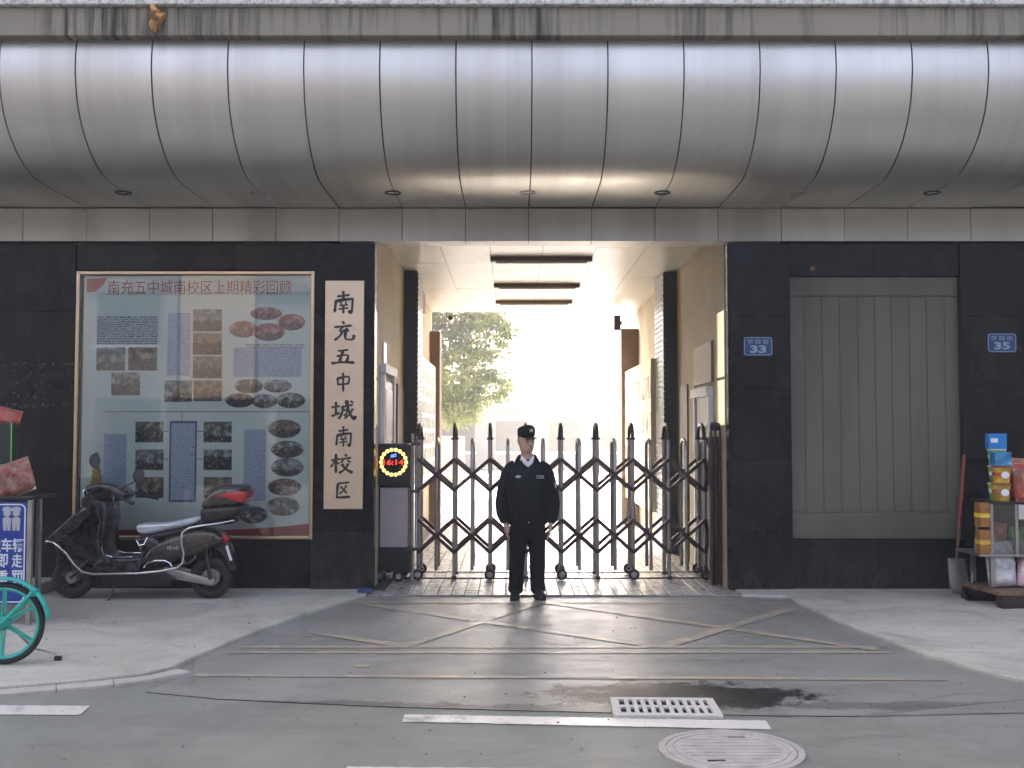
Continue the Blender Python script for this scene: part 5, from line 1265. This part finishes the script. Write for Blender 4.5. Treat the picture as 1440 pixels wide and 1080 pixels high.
tub((ux+.05, RY+.14, tp_), .088, .165, 'bag_yellow', 'lower yellow noodle tub with red lid on the display case')
tub((ux+.054, RY+.14, tp_+.170), .088, .155, 'bag_yellow', 'upper yellow and red noodle tub stacked on another tub')
tub((ux+.10, RY+.33, tp_), .085, .16, 'bag_green', 'lowest green noodle tub in the rear stack')
tub((ux+.105, RY+.33, tp_+.165), .085, .16, 'bag_green', 'middle green noodle tub in the rear stack')
tub((ux+.10, RY+.33, tp_+.33), .085, .155, 'bag_green', 'topmost green noodle tub in the rear stack')
o = empty('blue_snack_box', (ux+.055, RY+.15, tp_+.332), R(5), 'lower pale blue snack box on the noodle tub stack', 'box'); MB().box(-.08,.08,-.05,.05,0,.13).build('box', M['bag_blue'], o, bevel=.004)
bb = simple('plain_blue_card', (.02,.22,.55), .45, var=.1)
o = empty('blue_snack_box', (ux+.095, RY+.33, tp_+.49), R(-4), 'bright blue snack box topping the whole noodle tub stack', 'box'); MB().box(-.085,.085,-.05,.05,0,.145).build('box', bb, o, bevel=.004); MB().box(-.065,-.0,-.052,-.0502,.06,.10).build('label', M['white'], o)
for k in range(3): bag((ux+.29, RY+.12+.08*k, tp_), .24, .30+.05*k, .07, 'bag_red', (R(-5), R(3*k-2), R(4)), ('front red snack bag', 'middle red snack bag', 'rear tall red snack bag')[k]+' on the display case')
# shovel against the wall
a0 = at(1352, 845, 10.72); tz1 = at(1356, 640, 10.98)
shv = empty('shovel', (a0.x, 10.72, AZ), 0, 'shovel with red upper handle and grey blade leaning on wall', 'shovel', world_coords=True)
bt0, bt1 = Vector((a0.x-.005, 10.80, .36)), Vector((tz1.x, 10.985, tz1.z)); mid = bt0.lerp(bt1, .33)
MB().tube([bt0, mid], .014, 10).build('handle', M['wood'], shv); MB().tube([mid, bt1], .0165, 10).build('red_sleeve', simple('red_plastic', (.25,.03,.03), .5), shv)
bl = []
for j in range(7):
    v = j/6; w = .10*(1-.15*v) if v > .05 else .07
    for i in range(7):
        u = i/6*2-1; bl.append((a0.x-.01+u*w, 10.72+.09*v+.02*u*u-.02, AZ+.005+.34*v))
o = MB().add(bl, [(j*7+i, j*7+i+1, j*7+i+8, j*7+i+7) for j in range(6) for i in range(6)]).build('blade', simple('worn_grey_blade', (.22,.21,.20), .5, .4, var=.2), shv, smooth=True); s = o.modifiers.new('solid','SOLIDIFY'); s.thickness = .006
# long handled dustpan
d0 = at(1372, 845, 10.35)
dp = empty('dustpan', (d0.x, 10.35, AZ), 0, 'dark long handled dustpan standing between shovel and display case', 'dustpan', world_coords=True)
MB().tube([(d0.x-.01, 10.42, AZ+.09), (d0.x+.10, 10.5, AZ+.78)], .011, 8).build('handle', M['gate_post'], dp)
MB().add([(d0.x-.11,10.28,AZ+.004),(d0.x+.14,10.25,AZ+.004),(d0.x+.13,10.46,AZ+.004),(d0.x-.09,10.48,AZ+.004),(d0.x-.10,10.28,AZ+.03),(d0.x+.135,10.25,AZ+.03),(d0.x+.12,10.45,AZ+.12),(d0.x-.08,10.47,AZ+.12)], [(0,1,2,3),(0,4,7,3),(3,7,6,2),(2,6,5,1)]).build('pan', M['gate_bar'], dp).modifiers.new('solid','SOLIDIFY').thickness = .006

# ================================================================ DRY LEAF ON THE CANOPY LIP
lf = at(221, 27, 8.95); M['dryleaf'] = simple('dry_leaf', (.42,.22,.07), .6, var=.4, scale=40)
leaf = empty('dry_leaf', (lf.x, 8.95, lf.z-.12), 0, 'curled dry brown leaf caught on the canopy lip', 'leaf')
for k, (ang, l) in enumerate(((-8,.24),(14,.20),(-26,.15))):
    vs = []; n = 8
    for j in range(n+1):
        v = j/n; w = .045*math.sin(math.pi*min(1, v*.92+.05))**.8
        for u in (-1, 0, 1): vs.append((u*w+.02*math.sin(v*6+k), -.03*(1-abs(u))+.02*math.sin(v*7+k), .24-l*v))
    o = MB().add(vs, [(j*3+i, j*3+i+1, j*3+i+4, j*3+i+3) for j in range(n) for i in range(2)]).build('leaf_blade', M['dryleaf'], leaf, smooth=True); o.rotation_euler = (0, R(ang), R(40*k)); o.modifiers.new('solid','SOLIDIFY').thickness = .002

# ================================================================ SCHOOL YARD BEYOND
def foliage(name, ca, cb):
    m, nt, bs = new_mat(name)
    c = ramp(nt, noise(nt, 1.6, 5, .7), [(.3, ca), (.7, cb)])
    nt.links.new(c, bs.inputs['Base Color']); bs.inputs['Roughness'].default_value = .5
    tl = N(nt, 'ShaderNodeBsdfTranslucent'); nt.links.new(mixc(nt, .5, c, (.30,.34,.06)), tl.inputs['Color'])
    mx = nt.nodes.new('ShaderNodeMixShader'); mx.inputs['Fac'].default_value = .55
    nt.links.new(bs.outputs[0], mx.inputs[1]); nt.links.new(tl.outputs[0], mx.inputs[2]); nt.links.new(mx.outputs[0], nt.nodes['Material Output'].inputs['Surface']); return m
M['leaves'] = foliage('drooping_leaves', (.07,.105,.025), (.15,.18,.05)); M['bark'] = simple('bark', (.10,.075,.055), .9, bmp=.6, bscale=20)
def tree(name, base, h, clumps, nleaf, label, seed=1, ll=.22):
    rng = random.Random(seed); t = empty(name, base, 0, label, 'tree')
    tk = MB(); tk.loft([(0,0,0),(.05,0,h*.25),(-.05,.05,h*.55),(.1,0,h*.85)], [.17,.13,.10,.05], 12)
    for (cx_, cy_, cz_, r_) in clumps:
        z0_ = h*rng.uniform(.25,.6); tk.loft([(0,0,z0_),(cx_*.5,cy_*.5,(z0_+cz_)/2+.2),(cx_,cy_,cz_)], [.07,.045,.015], 8)
    tk.build('trunk', M['bark'], t, smooth=True)
    vs = []; fs = []; tot = sum(c[3]**2 for c in clumps)
    for (cx_, cy_, cz_, r_) in clumps:
        for _ in range(int(nleaf*r_**2/tot/6)):
            d = Vector((rng.gauss(0,1), rng.gauss(0,1), rng.gauss(0,1))).normalized()*r_*rng.uniform(.45,1.08)**.8
            c_ = Vector((cx_,cy_,cz_))+Vector((d.x,d.y,d.z*.75)); a0_ = rng.uniform(0,6.28)
            for k in range(6):                               # a spray of narrow drooping leaves
                a_ = a0_+k*1.05+rng.uniform(-.3,.3); out = Vector((math.cos(a_), math.sin(a_), 0)); l = ll*rng.uniform(.7,1.3); w = l*.13
                sd_ = Vector((-out.y, out.x, rng.uniform(-.4,.4)))*w; p0 = c_; p1 = c_+out*l*.5+Vector((0,0,-l*.12)); p2 = c_+out*l*.85+Vector((0,0,-l*.55))
                o = len(vs); vs += [p0, p1+sd_, p2, p1-sd_]; fs.append((o, o+1, o+2, o+3))
    MB().add(vs, fs).build('crown', M['leaves'], t, fix=False)
    return t
tree('drooping_tree', (-2.75, 29.0, 0), 6.2, [(-.6,0,3.6,1.6),(.9,-.3,3.3,1.25),(1.9,0,4.3,1.05),(1.2,.4,5.2,1.3),(-.2,-.4,5.4,1.5),(2.1,.2,2.9,.75),(-1.6,.3,4.6,1.4),(.5,.2,6.3,1.2),(1.3,-.5,2.3,.6)], 34000, 'leafy tree with drooping narrow leaves in the bright school yard', 3)
tree('hazy_tree', (-5.2, 40.0, 0), 6.0, [(0,0,4.2,2.0),(1.6,.3,3.4,1.5),(-1.6,0,4.0,1.7),(.4,.2,5.8,1.6),(3.0,0,2.6,1.1)], 9000, 'pale hazy tree standing deeper in the school yard', 9, .34)
hall = empty('yard_hall', (2.0, 46, 0), 0, 'low pale building with dark windows at the far yard end', 'building')
MB().box(-11, 11, 0, 8, 0, 2.55).build('wall', simple('pale_render', (.16,.17,.19), .8), hall)
MB().box(-11.4, 11.4, -.5, 8.5, 2.551, 2.75).build('roof', simple('grey_roof', (.13,.14,.16), .8), hall)
for k in range(9):
    x = -9.6+2.3*k; w_ = MB().box(x, x+1.4, -.05, -.001, .8, 2.1).build('window', M['blackplastic'], hall); MB().box(x-.06, x+1.46, -.12, -.051, .69, .79).build('sill', M['white'], w_)
wallp = MB().box(-9, -1.6, 36, 36.3, 0, 1.5).build('yard_wall', simple('pinkish_wall', (.50,.40,.36), .8)); tag(wallp, 'low pinkish wall behind the trees of the school yard', 'wall')

# ================================================================ OTHER SIDE OF THE STREET (seen only in reflections)
def street_house(x0, x1, h, col, label, y=-8.0, floors=2):
    b = empty('street_house', ((x0+x1)/2, y, 0), 0, label, 'building', 'houses across the street', world_coords=True)
    MB().box(x0, x1, y-9, y, 0, h).build('wall', simple('facade_paint', col, .8, var=.08), b)
    MB().box(x0-.1, x1+.1, y-9.1, y+.25, h+.001, h+.2).build('roof', M['concrete'], b)
    n = max(2, int((x1-x0)/2.6))
    for f_ in range(floors):
        for k in range(n):
            xc = x0+(x1-x0)*(k+.5)/n; z0_ = .1 if f_ == 0 else 1.0+3.1*f_; hh = 2.5 if f_ == 0 else 1.5
            if z0_+hh > h-.2: continue
            w_ = MB().box(xc-.9, xc+.9, y+.001, y+.05, z0_, z0_+hh).build('window' if f_ else 'shop_front', M['blackpaint'], b); MB().box(xc-.95, xc+.95, y+.051, y+.12, z0_-.08, z0_).build('sill', M['white'], w_)
    return b
street_house(-34, -9.5, 6.4, (.36,.34,.31), 'grey rendered house across the street', floors=2)
street_house(-9.4, -7.3, 8.5, (.66,.52,.34), 'narrow cream house across the street', floors=1)
street_house(-7.2, 7.5, 5.6, (.34,.33,.31), 'low grey shop house across the street', floors=1)
street_house(7.6, 30, 6.4, (.40,.38,.35), 'long pale house across the street', floors=2)
pv2 = MB().box(-60, 60, -8, -4, -.05, .11).build('far_pavement', M['concrete']); tag(pv2, kind='structure')

# ================================================================ HAZE
if HAZE_DENSITY:
    hz_ = MB().box(-62, 62, -22, 125, -1.2, 30).build('haze', None)
    m = bpy.data.materials.new('thin_haze'); m.use_nodes = True; nt = m.node_tree; nt.nodes.clear()
    out = nt.nodes.new('ShaderNodeOutputMaterial'); pvn = nt.nodes.new('ShaderNodeVolumePrincipled')
    pvn.inputs['Color'].default_value = (.93,.95,.97,1); pvn.inputs['Density'].default_value = HAZE_DENSITY; pvn.inputs['Anisotropy'].default_value = .35
    nt.links.new(pvn.outputs[0], out.inputs['Volume']); hz_.data.materials.append(m); tag(hz_, kind='stuff')

for o in bpy.data.objects:
    if '_w' in o: del o['_w']
